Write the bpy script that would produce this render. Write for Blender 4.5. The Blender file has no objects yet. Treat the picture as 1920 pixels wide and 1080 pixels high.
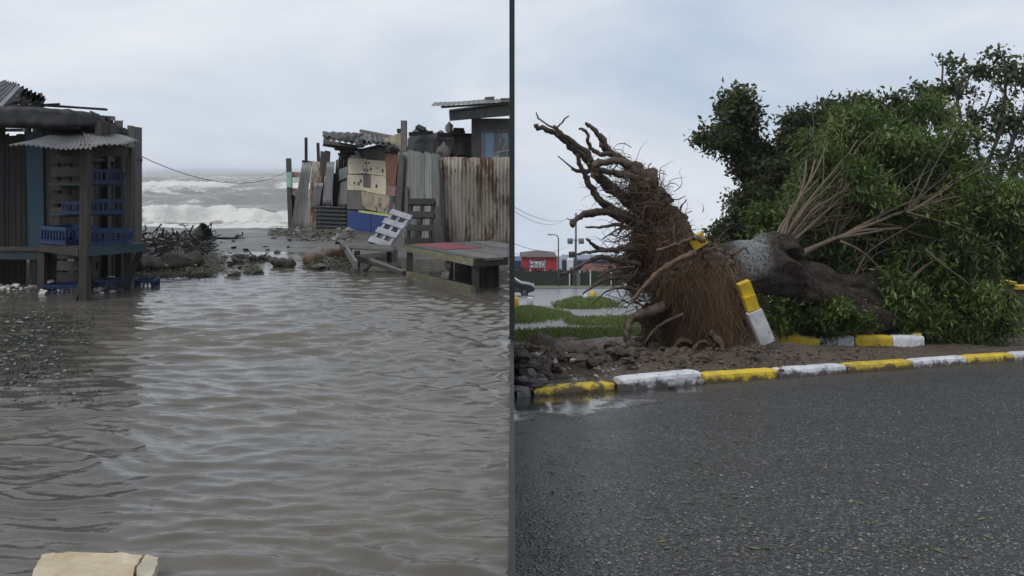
import bpy, bmesh, math, random
import numpy as np
from mathutils import Vector, Matrix, noise

S = bpy.context.scene
COL = S.collection
rnd = random.Random(11)
nrg = np.random.default_rng(5)
R = math.radians

# ------------------------------------------------------------------ camera
F, CX, HV, CZ = 1650.0, 960.0, 322.0, 1.6      # focal length in photo pixels, principal column, eye-level row, eye height
VR = 515.0                                      # vanishing row of the road side, which runs downhill
SL = (VR - HV) / F
cam = bpy.data.cameras.new('camera')
camo = bpy.data.objects.new('camera', cam)
COL.objects.link(camo)
cam.sensor_width = 36.0
cam.lens = 36.0 * F / 1920.0
cam.shift_y = -(540.0 - HV) / 1920.0
cam.clip_start = 0.05
cam.clip_end = 8000
camo.location = (0, 0, CZ)
camo.rotation_euler = (R(90), 0, 0)
S.camera = camo
S.render.resolution_x, S.render.resolution_y = 1024, 576
S.render.engine = 'CYCLES'
S.cycles.use_denoising = True
S.cycles.max_bounces = 6
S.cycles.transparent_max_bounces = 8
S.cycles.caustics_reflective = False
S.cycles.caustics_refractive = False
S.view_settings.view_transform = 'Standard'
S.view_settings.look = 'None'
S.view_settings.gamma = 1.0
S.view_settings.exposure = 0.06

# ------------------------------------------------------------------ overcast sky and veiled sun
SUN_EL, SUN_AZ = R(50), R(-125)                   # azimuth measured from +Y towards +X
w = bpy.data.worlds.new('World')
S.world = w
w.use_nodes = True
nt = w.node_tree
nt.nodes.clear()
def wn(t, **k):
    n = nt.nodes.new(t)
    for a, b in k.items(): setattr(n, a, b)
    return n
tc = wn('ShaderNodeTexCoord'); sep = wn('ShaderNodeSeparateXYZ'); ab = wn('ShaderNodeMath', operation='ABSOLUTE')
ad = wn('ShaderNodeMath', operation='ADD'); ad.inputs[1].default_value = 0.03
cmb = wn('ShaderNodeCombineXYZ')
sky = wn('ShaderNodeTexSky', sky_type='NISHITA', sun_disc=False, sun_elevation=SUN_EL, sun_rotation=SUN_AZ, dust_density=3.0)
mp = wn('ShaderNodeMapping'); mp.inputs['Scale'].default_value = (1.3, 1.0, 3.0); mp.inputs['Location'].default_value = (0.35, 0.2, 0.33); mp.inputs['Rotation'].default_value = (0, R(7), 0)
nz = wn('ShaderNodeTexNoise'); nz.inputs['Scale'].default_value = 1.9; nz.inputs['Detail'].default_value = 5; nz.inputs['Roughness'].default_value = 0.5; nz.inputs['Distortion'].default_value = 0.3
rp = wn('ShaderNodeValToRGB')
e = rp.color_ramp.elements
e[0].position = 0.33; e[0].color = (4.85, 5.75, 7.15, 1)
e[1].position = 0.68; e[1].color = (8.2, 8.5, 8.95, 1)
mx = wn('ShaderNodeMix', data_type='RGBA'); mx.inputs[0].default_value = 0.93
bg = wn('ShaderNodeBackground'); bg.inputs['Strength'].default_value = 0.1
out = wn('ShaderNodeOutputWorld')
l = nt.links.new
l(tc.outputs['Generated'], sep.inputs[0]); l(sep.outputs[0], cmb.inputs[0]); l(sep.outputs[1], cmb.inputs[1])
l(sep.outputs[2], ab.inputs[0]); l(ab.outputs[0], ad.inputs[0]); l(ad.outputs[0], cmb.inputs[2])
l(cmb.outputs[0], sky.inputs[0]); l(tc.outputs['Generated'], mp.inputs[0]); l(mp.outputs[0], nz.inputs['Vector'])
l(nz.outputs['Fac'], rp.inputs[0]); l(sky.outputs[0], mx.inputs[6]); l(rp.outputs[0], mx.inputs[7])
l(mx.outputs[2], bg.inputs['Color']); l(bg.outputs[0], out.inputs['Surface'])

sun = bpy.data.lights.new('sun', 'SUN')
sun.energy = 1.2; sun.angle = R(25); sun.color = (1.0, 0.97, 0.92)
suno = bpy.data.objects.new('sun', sun); COL.objects.link(suno)
sd = Vector((math.sin(SUN_AZ) * math.cos(SUN_EL), math.cos(SUN_AZ) * math.cos(SUN_EL), math.sin(SUN_EL)))
suno.rotation_euler = (-sd).to_track_quat('-Z', 'Y').to_euler()
suno.location = sd * 60

# ------------------------------------------------------------------ places from the photograph
def P(u, v, y): return Vector(((u - CX) / F * y, y, CZ - (v - HV) / F * y))
def LG(u, v, z=0.0):                            # a point on the level (flooded) side at height z
    y = F * (CZ - z) / (v - HV); return Vector(((u - CX) / F * y, y, z))
def gz(y): return -SL * y                       # ground height of the sloping road side
def RG(u, v, h=0.0):                            # a point h above the sloping road side
    y = F * (CZ - h) / (v - VR); return Vector(((u - CX) / F * y, y, gz(y) + h))
class Wall:                                     # a vertical plane standing between two photo columns
    def __init__(s, u0, y0, u1, y1):
        s.a = Vector(((u0 - CX) / F * y0, y0, 0)); s.b = Vector(((u1 - CX) / F * y1, y1, 0))
        d = (s.b - s.a).normalized(); s.n = Vector((d.y, -d.x, 0))
        if s.n.y > 0: s.n = -s.n
    def __call__(s, u, v, off=0.0):             # off: metres towards the viewer's side
        r = Vector(((u - CX) / F, 1, -(v - HV) / F)); o = Vector((0, 0, CZ)); q = s.a + s.n * off
        t = (q - o).dot(s.n) / r.dot(s.n); return o + r * t

# ------------------------------------------------------------------ objects
def lk(name, data, parent=None):
    o = bpy.data.objects.new(name, data); COL.objects.link(o)
    if parent is not None:
        o.parent = parent
        o.matrix_parent_inverse = Matrix.Translation(parent.location).inverted() if parent.get('_w') else Matrix()
    return o
def tag(o, label, cat, group=None):
    o['label'] = label; o['category'] = cat
    if group: o['group'] = group
    return o
def thing(name, label, cat, loc=(0, 0, 0), group=None, local=False):
    o = bpy.data.objects.new(name, None); COL.objects.link(o); o.location = loc; o.empty_display_size = 0.2
    if not local: o['_w'] = 1
    return tag(o, label, cat, group)
def dup(o, parent=None):
    c = o.copy(); COL.objects.link(c)
    if parent is not None: c.parent = parent
    for ch in [x for x in COL.objects if x.parent == o]: dup(ch, c)
    return c

class MB:
    def __init__(s): s.v = []; s.f = []
    def add(s, vs, fs):
        n = len(s.v); s.v += [tuple(x) for x in vs]; s.f += [tuple(i + n for i in q) for q in fs]; return s
    def box(s, c, d, M=None, j=0.0):
        c = Vector(c); vs = []
        for z in (-.5, .5):
            for x, y in ((-.5, -.5), (.5, -.5), (.5, .5), (-.5, .5)):
                p = Vector((x * d[0] + rnd.uniform(-j, j), y * d[1] + rnd.uniform(-j, j), z * d[2] + rnd.uniform(-j, j)))
                vs.append(c + (M @ p if M else p))
        return s.add(vs, [(0, 3, 2, 1), (4, 5, 6, 7), (0, 1, 5, 4), (1, 2, 6, 5), (2, 3, 7, 6), (3, 0, 4, 7)])
    def beam(s, a, b, w, h, side=None, j=0.0):    # bar from a to b: w along 'side', h across
        a, b = Vector(a), Vector(b); d = (b - a).normalized()
        sd_ = Vector(side) if side is not None else (Vector((1, 0, 0)) if abs(d.x) < .8 else Vector((0, 1, 0)))
        sd_ = (sd_ - d * sd_.dot(d)).normalized(); up = d.cross(sd_)
        vs = []
        for p in (a, b):
            for x, y in ((-.5, -.5), (.5, -.5), (.5, .5), (-.5, .5)):
                vs.append(p + sd_ * (x * w) + up * (y * h) + Vector([rnd.uniform(-j, j) for _ in range(3)]))
        return s.add(vs, [(0, 3, 2, 1), (4, 5, 6, 7), (0, 1, 5, 4), (1, 2, 6, 5), (2, 3, 7, 6), (3, 0, 4, 7)])
    def slab(s, pts, n, t):                       # outline of 3D points thickened by t against n
        pts = [Vector(p) for p in pts]; n = Vector(n).normalized(); k = len(pts)
        vs = pts + [p - n * t for p in pts]
        return s.add(vs, [tuple(range(k)), tuple(range(2 * k - 1, k - 1, -1))] + [(i, i + k, (i + 1) % k + k, (i + 1) % k) for i in range(k)])
    def tube(s, pts, rads, n=8, rough=0.0, seed=0):
        pts = [Vector(p) for p in pts]; k = len(pts)
        if not hasattr(rads, '__len__'): rads = [rads] * k
        vs = []; fs = []; ref = Vector((0.3, 0.5, 0.8)).normalized(); sl = 0.0
        for i, p in enumerate(pts):
            d = (pts[min(i + 1, k - 1)] - pts[max(i - 1, 0)]).normalized()
            a = ref - d * ref.dot(d)
            if a.length < .05: a = Vector((1, 0, 0)) - d * d.x
            a.normalize(); ref = a; b = d.cross(a); sl += (p - pts[max(i - 1, 0)]).length * .35 / max(rads[i], .03)
            for q in range(n):
                t = 2 * math.pi * q / n; rr = rads[i]
                if rough: rr *= 1 + rough * (noise.noise(Vector((math.cos(t) * 1.5 + seed, math.sin(t) * 1.5, sl))) + .35 * noise.noise(Vector((math.cos(t) * 5 + seed, math.sin(t) * 5, sl * 1.3))))
                vs.append(p + (a * math.cos(t) + b * math.sin(t)) * rr)
        for i in range(k - 1):
            for q in range(n):
                fs.append((i * n + q, i * n + (q + 1) % n, (i + 1) * n + (q + 1) % n, (i + 1) * n + q))
        fs.append(tuple(range(n - 1, -1, -1))); fs.append(tuple(range((k - 1) * n, k * n)))
        return s.add(vs, fs)
    def corr(s, c00, c10, c11, c01, waves, amp=0.018, rows=7, sag=0.0, rag=0.0, th=0.003, seed=0):
        # corrugated sheet: waves run across c00>c10, ridges run c00>c01
        c00, c10, c11, c01 = map(Vector, (c00, c10, c11, c01)); m = max(2, int(waves * 6)) + 1
        nrm = (c10 - c00).cross(c01 - c00).normalized(); V = []
        for side in (0, 1):
            for r in range(rows):
                for i in range(m):
                    a = i / (m - 1); b = r / (rows - 1)
                    if rag and r == rows - 1: b -= rag * (0.5 + 0.5 * noise.noise(Vector((a * 6 + seed, 3, seed))))
                    p = (c00 * (1 - a) + c10 * a) * (1 - b) + (c01 * (1 - a) + c11 * a) * b
                    z = amp * math.sin(a * waves * 2 * math.pi) + sag * noise.noise(Vector((a * 2.3 + seed * 3.1, b * 2.1, seed)))
                    V.append(p + nrm * (z - side * th))
        N = rows * m; fs = []
        for r in range(rows - 1):
            for i in range(m - 1):
                q = r * m + i
                fs.append((q, q + 1, q + m + 1, q + m)); fs.append((q + N, q + m + N, q + m + 1 + N, q + 1 + N))
        for i in range(m - 1):
            fs.append((i, i + N, i + 1 + N, i + 1)); q = (rows - 1) * m + i; fs.append((q, q + 1, q + 1 + N, q + N))
        return s.add(V, fs)
    def rock(s, c, r, seed=0, sub=2, rough=0.45, flat=1.0, rot=0.0):
        bm = bmesh.new(); bmesh.ops.create_icosphere(bm, subdivisions=sub, radius=1.0)
        r = r if hasattr(r, '__len__') else (r, r, r); M = Matrix.Rotation(rot, 3, 'Z'); c = Vector(c)
        vs = []
        for v in bm.verts:
            k = 1 + rough * noise.noise(v.co * 1.3 + Vector((seed * 7.3, seed, 0))) + rough * .5 * noise.noise(v.co * 3.1 + Vector((seed, 0, seed * 2.7)))
            vs.append(c + M @ Vector((v.co.x * r[0] * k, v.co.y * r[1] * k, v.co.z * r[2] * k * flat)))
        fs = [tuple(v.index for v in f.verts) for f in bm.faces]; bm.free(); return s.add(vs, fs)
    def mesh(s, name, mat, smooth=False):
        me = bpy.data.meshes.new(name); me.from_pydata(s.v, [], s.f); me.materials.append(mat)
        if smooth: me.polygons.foreach_set('use_smooth', [True] * len(me.polygons))
        me.update(); return me
    def build(s, name, mat, parent=None, smooth=False): return lk(name, s.mesh(name, mat, smooth), parent)

def npmesh(name, V, Q, mat, parent=None, smooth=False, attrs=None):
    V = np.asarray(V, dtype=np.float32); Q = np.asarray(Q, dtype=np.int32); k = Q.shape[1]
    me = bpy.data.meshes.new(name); me.vertices.add(len(V)); me.vertices.foreach_set('co', V.ravel())
    me.loops.add(Q.size); me.loops.foreach_set('vertex_index', Q.ravel())
    me.polygons.add(len(Q)); me.polygons.foreach_set('loop_start', np.arange(0, Q.size, k, dtype=np.int32))
    me.polygons.foreach_set('loop_total', np.full(len(Q), k, dtype=np.int32))
    if smooth: me.polygons.foreach_set('use_smooth', np.ones(len(Q), dtype=bool))
    for a, val in (attrs or {}).items():
        at = me.attributes.new(a, 'FLOAT', 'POINT'); at.data.foreach_set('value', np.asarray(val, dtype=np.float32))
    me.materials.append(mat); me.update(calc_edges=True); me.validate()
    return lk(name, me, parent)
def grid_quads(nr, nc):
    i = np.arange(nr - 1)[:, None] * nc + np.arange(nc - 1)[None, :]
    return np.stack([i, i + 1, i + nc + 1, i + nc], -1).reshape(-1, 4)

TAB = {}
def vnoise(x, y, seed=0):                        # smooth value noise on arrays
    if seed not in TAB: TAB[seed] = np.random.default_rng(seed).random((256, 256)) * 2 - 1
    T = TAB[seed]
    xi = np.floor(x).astype(int); yi = np.floor(y).astype(int); fx = x - xi; fy = y - yi
    fx = fx * fx * (3 - 2 * fx); fy = fy * fy * (3 - 2 * fy)
    g = lambda a, b: T[(xi + a) % 256, (yi + b) % 256]
    return (g(0, 0) * (1 - fx) + g(1, 0) * fx) * (1 - fy) + (g(0, 1) * (1 - fx) + g(1, 1) * fx) * fy
def fbm(x, y, o=4, seed=0):
    r = 0; a = 1.0; f = 1.0
    for k in range(o): r = r + a * vnoise(x * f + 13 * k, y * f + 7 * k, seed + k); a *= .5; f *= 2.03
    return r

# ------------------------------------------------------------------ materials
def newmat(name):
    m = bpy.data.materials.new(name); m.use_nodes = True; m.node_tree.nodes.clear(); return m, m.node_tree
def nd(t, typ, **k):
    n = t.nodes.new(typ)
    for a, b in k.items():
        if a == 'I':
            for i, v in b.items(): n.inputs[i].default_value = v
        else: setattr(n, a, b)
    return n
def c4(c): return (c[0], c[1], c[2], 1.0)
def ramp(t, src, stops):
    r = nd(t, 'ShaderNodeValToRGB'); el = r.color_ramp.elements
    while len(el) < len(stops): el.new(0.5)
    for x, (p, c) in zip(el, stops): x.position = p; x.color = c4(c) if hasattr(c, '__len__') else (c, c, c, 1)
    t.links.new(src, r.inputs[0]); return r.outputs[0]
def noi(t, co, scale, detail=4, rough=.55, dist=0.0, st=(1, 1, 1), loc=(0, 0, 0)):
    m = nd(t, 'ShaderNodeMapping', I={'Scale': st, 'Location': loc}); t.links.new(co, m.inputs[0])
    n = nd(t, 'ShaderNodeTexNoise', I={'Scale': scale, 'Detail': detail, 'Roughness': rough, 'Distortion': dist})
    t.links.new(m.outputs[0], n.inputs['Vector']); return n.outputs['Fac']
def mixc(t, fac, a, b, mode='MIX'):
    m = nd(t, 'ShaderNodeMix', data_type='RGBA', blend_type=mode)
    for k, x in ((0, fac), (6, a), (7, b)):
        if hasattr(x, 'is_linked'): t.links.new(x, m.inputs[k])
        elif k == 0: m.inputs[k].default_value = x
        else: m.inputs[k].default_value = c4(x)
    return m.outputs[2]
def mth(t, op, a, b=0.0, clamp=False):
    m = nd(t, 'ShaderNodeMath', operation=op, use_clamp=clamp)
    for k, x in ((0, a), (1, b)):
        if hasattr(x, 'is_linked'): t.links.new(x, m.inputs[k])
        else: m.inputs[k].default_value = x
    return m.outputs[0]
def finish(m, t, col, rough=.7, bump=None, bs=.3, bd=.02, metal=0.0, spec=.5, ior=1.45, trans=None):
    p = nd(t, 'ShaderNodeBsdfPrincipled', I={'Metallic': metal, 'Specular IOR Level': spec, 'IOR': ior})
    if hasattr(col, 'is_linked'): t.links.new(col, p.inputs['Base Color'])
    else: p.inputs['Base Color'].default_value = c4(col)
    if hasattr(rough, 'is_linked'): t.links.new(rough, p.inputs['Roughness'])
    else: p.inputs['Roughness'].default_value = rough
    if bump is not None:
        b = nd(t, 'ShaderNodeBump', I={'Strength': bs, 'Distance': bd}); t.links.new(bump, b.inputs['Height']); t.links.new(b.outputs[0], p.inputs['Normal'])
    o = nd(t, 'ShaderNodeOutputMaterial'); sh = p.outputs[0]
    if trans is not None:
        tr = nd(t, 'ShaderNodeBsdfTranslucent'); t.links.new(trans, tr.inputs[0]) if hasattr(trans, 'is_linked') else None
        ms = nd(t, 'ShaderNodeMixShader', I={0: .3}); t.links.new(sh, ms.inputs[1]); t.links.new(tr.outputs[0], ms.inputs[2]); sh = ms.outputs[0]
    t.links.new(sh, o.inputs[0]); return m
def oco(t): return nd(t, 'ShaderNodeTexCoord').outputs['Object']
def jitter(t, col, amt=.5):                      # each object a little lighter or darker than its neighbour
    oi = nd(t, 'ShaderNodeObjectInfo'); k = nd(t, 'ShaderNodeMapRange', I={1: 0.0, 2: 1.0, 3: 1 - amt, 4: 1 + amt}); t.links.new(oi.outputs['Random'], k.inputs[0])
    h = nd(t, 'ShaderNodeHueSaturation'); t.links.new(k.outputs[0], h.inputs['Value']); t.links.new(col, h.inputs['Color']); return h.outputs[0]
def wood(name, a, b, st=(14, 14, .9), rough=.75, amt=.35, stain=None):
    m, t = newmat(name); co = oco(t); g = noi(t, co, 2.2, 6, .65, .4, st)
    col = mixc(t, ramp(t, g, [(.3, 0.), (.68, 1.)]), a, b)
    big = noi(t, co, 1.6, 4, .6, .3, (1, 1, .5)); col = mixc(t, ramp(t, big, [(.4, 0.), (.7, .75)]), col, stain or tuple(x * .45 for x in a))
    return finish(m, t, jitter(t, col, amt), rough, g, .5, .01)
def paint(name, a, under, chips=.62, rough=.45, sc=9, amt=.06, dirt=(.06, .05, .04), dl=.55, st=(1, 1, 1), mud=False):
    m, t = newmat(name); co = oco(t); n = noi(t, co, sc, 8, .7, .2, st)
    col = mixc(t, ramp(t, noi(t, co, 2.3, 5, .65), [(.45, 0.), (.8, dl)]), a, dirt)
    col = mixc(t, ramp(t, n, [(chips, 0.), (chips + .03, 1.)]), col, under)
    if mud:                                      # road silt splashed on the foot of the block
        sx = nd(t, 'ShaderNodeSeparateXYZ'); t.links.new(co, sx.inputs[0]); hh = mth(t, 'ADD', sx.outputs[2], mth(t, 'MULTIPLY', sx.outputs[1], SL))
        k = mth(t, 'SUBTRACT', hh, mth(t, 'MULTIPLY', mth(t, 'SUBTRACT', noi(t, co, 4.5, 6, .7), .42), .5)); col = mixc(t, ramp(t, k, [(.0, .9), (.06, 0.)]), col, (.075, .058, .042))
    return finish(m, t, jitter(t, col, amt), rough, n, .35, .01)
def zinc(name, a, b, rust, amount=.55, st=(3.5, 3.5, .55), rough=.5, metal=.25):
    m, t = newmat(name); co = oco(t)
    s = noi(t, co, 3.0, 6, .65, .3, (5, 5, .35)); col = mixc(t, ramp(t, s, [(.3, 0.), (.7, 1.)]), a, b)
    r = noi(t, co, 1.3, 7, .68, .5, st); k = ramp(t, r, [(1 - amount, 0.), (1 - amount + .09, .9)])
    col = mixc(t, k, col, mixc(t, noi(t, co, 9, 4), rust, tuple(x * .35 for x in rust)))
    return finish(m, t, jitter(t, col, .12), mixc(t, k, (rough,) * 3, (.85,) * 3), s, .2, .004, metal)
def plain(name, a, b=None, sc=8, rough=.7, bs=.3, bd=.01, metal=0., amt=0.1, st=(1, 1, 1), lo=.35, hi=.65, spec=.5):
    m, t = newmat(name); co = oco(t); n = noi(t, co, sc, 6, .62, .2, st)
    col = mixc(t, ramp(t, n, [(lo, 0.), (hi, 1.)]), a, b or tuple(x * .6 for x in a))
    return finish(m, t, jitter(t, col, amt), rough, n, bs, bd, metal, spec)
# ------------------------------------------------------------------ material set
M = {}
M['wood_grey'] = wood('weathered_grey_wood', (.19, .175, .155), (.075, .07, .062))
M['wood_green'] = wood('grey_green_boards', (.32, .335, .31), (.17, .175, .165), (9, 9, .5), stain=(.15, .15, .14))
M['wood_dark'] = wood('dark_wet_wood', (.045, .042, .04), (.018, .017, .016))
M['wood_brown'] = wood('brown_wet_wood', (.075, .065, .055), (.032, .028, .024))
M['wood_flat'] = wood('weathered_plank_deck', (.16, .15, .14), (.06, .055, .05), (4, 4, 14))
M['wood_pale'] = wood('washed_out_pale_wood', (.42, .42, .45), (.26, .26, .28), (3, 3, 3), amt=.12, stain=(.2, .2, .2))
M['wood_lichen'] = wood('mossy_edge_wood', (.2, .19, .12), (.08, .075, .05), (3, 3, 8))
M['blue_post'] = paint('blue_green_painted_wood', (.022, .06, .095), (.03, .035, .04), .6, .6)
M['teal_beam'] = paint('teal_painted_wood', (.018, .045, .055), (.03, .03, .03), .58, .6)
M['crate_blue'] = plain('blue_plastic', (.013, .038, .115), (.009, .024, .075), 6, .45, .1)
M['cream'] = paint('cream_painted_board', (.60, .53, .39), (.12, .10, .08), .66, .7, 3.2, .1, (.2, .17, .12), .8)
M['cream_low'] = paint('stained_cream_board', (.40, .34, .24), (.1, .1, .1), .5, .75, 1.1, .05, (.12, .11, .1), .9)
M['blue_panel'] = paint('blue_painted_panel', (.015, .045, .20), (.25, .27, .3), .66, .5, 4, .05)
M['lime_strip'] = paint('pale_green_trim', (.45, .52, .22), (.3, .3, .25), .6)
M['mint'] = paint('mint_painted_board', (.25, .42, .33), (.12, .14, .12), .6)
M['brick_board'] = paint('faded_red_board', (.20, .085, .06), (.08, .05, .04), .6, .75, 5)
M['red_cloth'] = paint('faded_red_sheet', (.19, .028, .03), (.05, .03, .03), .60, .6, 5)
M['pink_board'] = paint('faded_pink_board', (.26, .17, .15), (.1, .08, .07), .62)
M['zinc'] = zinc('weathered_zinc', (.24, .24, .24), (.13, .13, .13), (.12, .06, .035), .40)
M['zinc_rust'] = zinc('rusty_zinc', (.38, .345, .29), (.23, .205, .17), (.12, .055, .027), .52, (2.4, 2.4, .8), metal=.0)
M['zinc_dark'] = zinc('blackened_zinc', (.05, .05, .052), (.025, .025, .026), (.04, .03, .02), .3)
M['zinc_roof'] = zinc('dull_roof_zinc', (.20, .195, .19), (.10, .098, .095), (.09, .06, .045), .42)
M['tarp'] = plain('black_tar_felt', (.018, .018, .019), (.04, .039, .038), 5, .6, .6, .03)
M['hut_wall'] = plain('stained_grey_render', (.13, .125, .115), (.07, .067, .06), 3, .8, .3)
M['hut_blue'] = paint('pale_blue_shutter', (.22, .34, .42), (.16, .15, .14), .5, .6, 3, .05, (.12, .11, .1), .7, (2, 2, .6))
M['concrete'] = plain('wet_concrete', (.22, .21, .20), (.12, .115, .11), 3, .6, .4, .02)
M['rock'] = plain('wet_rock', (.13, .12, .11), (.05, .047, .044), 5, .45, .7, .03, amt=.4)
M['rock_pale'] = plain('pale_rubble', (.36, .35, .33), (.18, .17, .16), 6, .7, .6, .02, amt=.3)
M['foam_slab'] = None
M['steel'] = plain('dark_grey_steel', (.03, .033, .034), (.022, .024, .025), 9, .5, .1, .004, .3)
M['bark_wet'] = plain('wet_drift_bark', (.085, .07, .05), (.03, .026, .02), 7, .6, .9, .03, st=(1, 1, 1))
M['seaweed'] = plain('seaweed', (.05, .065, .02), (.10, .085, .04), 6, .5, .3)
M['litter'] = plain('washed_up_litter', (.45, .45, .43), (.12, .11, .09), 14, .6, .2, lo=.42, hi=.58, amt=.3)
M['cable'] = plain('black_cable', (.02, .02, .02), rough=.6)

def m_water():
    m, t = newmat('muddy_flood_water'); co = oco(t)
    n = noi(t, co, 5.5, 4, .6, .6, (.55, 1.6, 1)); n2 = noi(t, co, 26, 3, .6, .5, (.6, 1.5, 1)); n3 = noi(t, co, .55, 3, .5)
    h = mth(t, 'ADD', n, mth(t, 'MULTIPLY', n2, .22))
    col = mixc(t, ramp(t, n3, [(.35, 0.), (.65, 1.)]), (.122, .108, .086), (.088, .08, .068))
    return finish(m, t, col, .06, h, .2, .03, 0, .5, 1.333)
M['water'] = m_water()
def m_sea():
    m, t = newmat('storm_sea'); co = oco(t); at = nd(t, 'ShaderNodeAttribute', attribute_name='foam')
    n = noi(t, co, .9, 7, .72, .5, (.45, 1, 1)); n2 = noi(t, co, 4.5, 5, .7, .3, (.6, 1, 1))
    k = mth(t, 'ADD', at.outputs['Fac'], mth(t, 'MULTIPLY', mth(t, 'SUBTRACT', n, .5), 1.5)); k = mth(t, 'ADD', k, mth(t, 'MULTIPLY', mth(t, 'SUBTRACT', n2, .5), .8))
    fo = ramp(t, k, [(.36, 0.), (.60, .92)])
    col = mixc(t, fo, mixc(t, n, (.20, .19, .17), (.29, .275, .25)), (.72, .71, .66))
    return finish(m, t, col, mixc(t, fo, (.22,) * 3, (.8,) * 3), mth(t, 'ADD', n, n2), .5, .25, 0, .5, 1.333)
M['sea'] = m_sea()
def m_sand():
    m, t = newmat('wet_grey_sand'); co = oco(t); n = noi(t, co, 1.1, 5, .6); f = noi(t, co, 60, 3, .7)
    col = mixc(t, ramp(t, n, [(.35, 0.), (.7, 1.)]), (.115, .108, .10), (.165, .157, .145)); col = mixc(t, mth(t, 'MULTIPLY', f, .35), col, (.05, .045, .04))
    return finish(m, t, col, ramp(t, n, [(.3, .28), (.65, .62)]), f, .3, .004)
M['sand'] = m_sand()
def m_asphalt():
    m, t = newmat('wet_asphalt'); co = oco(t)
    v = nd(t, 'ShaderNodeTexVoronoi', I={'Scale': 62.0}); t.links.new(co, v.inputs['Vector'])
    v2 = nd(t, 'ShaderNodeTexVoronoi', I={'Scale': 26.0, 'Randomness': 1.0}); t.links.new(co, v2.inputs['Vector'])
    sepc = nd(t, 'ShaderNodeSeparateColor'); t.links.new(v.outputs['Color'], sepc.inputs[0]); s2 = nd(t, 'ShaderNodeSeparateColor'); t.links.new(v2.outputs['Color'], s2.inputs[0])
    col = ramp(t, sepc.outputs[0], [(.0, (.014, .014, .0145)), (.55, (.046, .046, .047)), (.84, (.092, .091, .087)), (.97, (.18, .175, .16))])
    big = noi(t, co, .45, 5, .65, .4); col = mixc(t, ramp(t, big, [(.42, 0.), (.66, .5)]), col, (.040, .035, .029))
    sp = mth(t, 'MULTIPLY', mth(t, 'GREATER_THAN', s2.outputs[1], .955), mth(t, 'LESS_THAN', v2.outputs['Distance'], .22))
    col = mixc(t, sp, col, (.40, .38, .34))
    mid = noi(t, co, 2.2, 5, .6)
    sx = nd(t, 'ShaderNodeSeparateXYZ'); t.links.new(co, sx.inputs[0])
    wet = mth(t, 'SUBTRACT', mth(t, 'ADD', 1.0, mth(t, 'MULTIPLY', mth(t, 'SUBTRACT', noi(t, co, .6, 4, .6), .5), 1.6)), mth(t, 'MULTIPLY', sx.outputs[0], .24), True)
    rg = mth(t, 'SUBTRACT', ramp(t, mid, [(.3, .52), (.7, .68)]), mth(t, 'MULTIPLY', wet, .42))       # a shallow dip along the kerb holds water
    d = mth(t, 'SUBTRACT', mth(t, 'ADD', 11.25, mth(t, 'MULTIPLY', sx.outputs[0], .524)), sx.outputs[1])
    pd = mth(t, 'ADD', mth(t, 'MULTIPLY', d, .55), mth(t, 'ADD', mth(t, 'MULTIPLY', sx.outputs[0], .30), mth(t, 'MULTIPLY', mth(t, 'SUBTRACT', noi(t, co, .9, 4, .6), .5), 2.2)))
    pk = ramp(t, pd, [(.75, 1.), (1.3, 0.)])
    silt = ramp(t, mth(t, 'ADD', d, mth(t, 'MULTIPLY', mth(t, 'SUBTRACT', noi(t, co, 1.4, 6, .7), .5), 2.4)), [(.05, .85), (1.0, 0.)]); col = mixc(t, silt, col, mixc(t, sepc.outputs[0], (.05, .04, .028), (.12, .095, .065)))
    h = mth(t, 'ADD', v.outputs['Distance'], mth(t, 'MULTIPLY', noi(t, co, 30, 3), .8))
    b = nd(t, 'ShaderNodeBump', I={'Distance': .018}); t.links.new(h, b.inputs['Height']); t.links.new(mth(t, 'SUBTRACT', mth(t, 'SUBTRACT', 1.0, mth(t, 'MULTIPLY', wet, .35)), mth(t, 'MULTIPLY', pk, .97), True), b.inputs['Strength'])
    m_ = finish(m, t, mixc(t, pk, col, (.045, .042, .038)), mixc(t, mth(t, 'MULTIPLY', pk, .85), rg, (.10,) * 3), None, spec=.4)
    pb = [x for x in t.nodes if x.type == 'BSDF_PRINCIPLED'][0]; t.links.new(b.outputs[0], pb.inputs['Normal']); return m_
M['asphalt'] = m_asphalt()
def m_soil():
    m, t = newmat('wet_brown_soil'); co = oco(t); n = noi(t, co, 1.3, 6, .7, .3); f = noi(t, co, 22, 6, .75)
    v = nd(t, 'ShaderNodeTexVoronoi', I={'Scale': 34.0}); t.links.new(co, v.inputs['Vector']); s2 = nd(t, 'ShaderNodeSeparateColor'); t.links.new(v.outputs['Color'], s2.inputs[0])
    col = mixc(t, ramp(t, n, [(.35, 0.), (.68, 1.)]), (.135, .095, .066), (.068, .050, .036)); col = mixc(t, ramp(t, f, [(.45, 0.), (.75, .6)]), col, (.20, .155, .115))
    col = mixc(t, mth(t, 'GREATER_THAN', s2.outputs[0], .93), col, (.2, .18, .15))
    return finish(m, t, col, ramp(t, n, [(.35, .45), (.7, .85)]), mth(t, 'ADD', f, v.outputs['Distance']), .9, .03)
M['soil'] = m_soil()
M['gravel'] = plain('wet_pale_gravel', (.21, .205, .195), (.13, .125, .118), 1.4, .5, .6, .02, amt=0)
M['far_asphalt'] = plain('far_wet_asphalt', (.07, .07, .072), (.11, .11, .112), .35, .22, .1, .01, amt=0)
M['turf'] = plain('turf_soil', (.095, .115, .045), (.13, .12, .075), 1.8, .8, .8, .03, amt=0)
def m_leaf(name, a, b, c, gloss=.42):
    m, t = newmat(name); at = nd(t, 'ShaderNodeAttribute', attribute_name='var')
    col = ramp(t, at.outputs['Fac'], [(0., a), (.55, b), (1., c)])
    return finish(m, t, col, gloss, trans=mixc(t, .5, col, (.16, .24, .03)))
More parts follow.
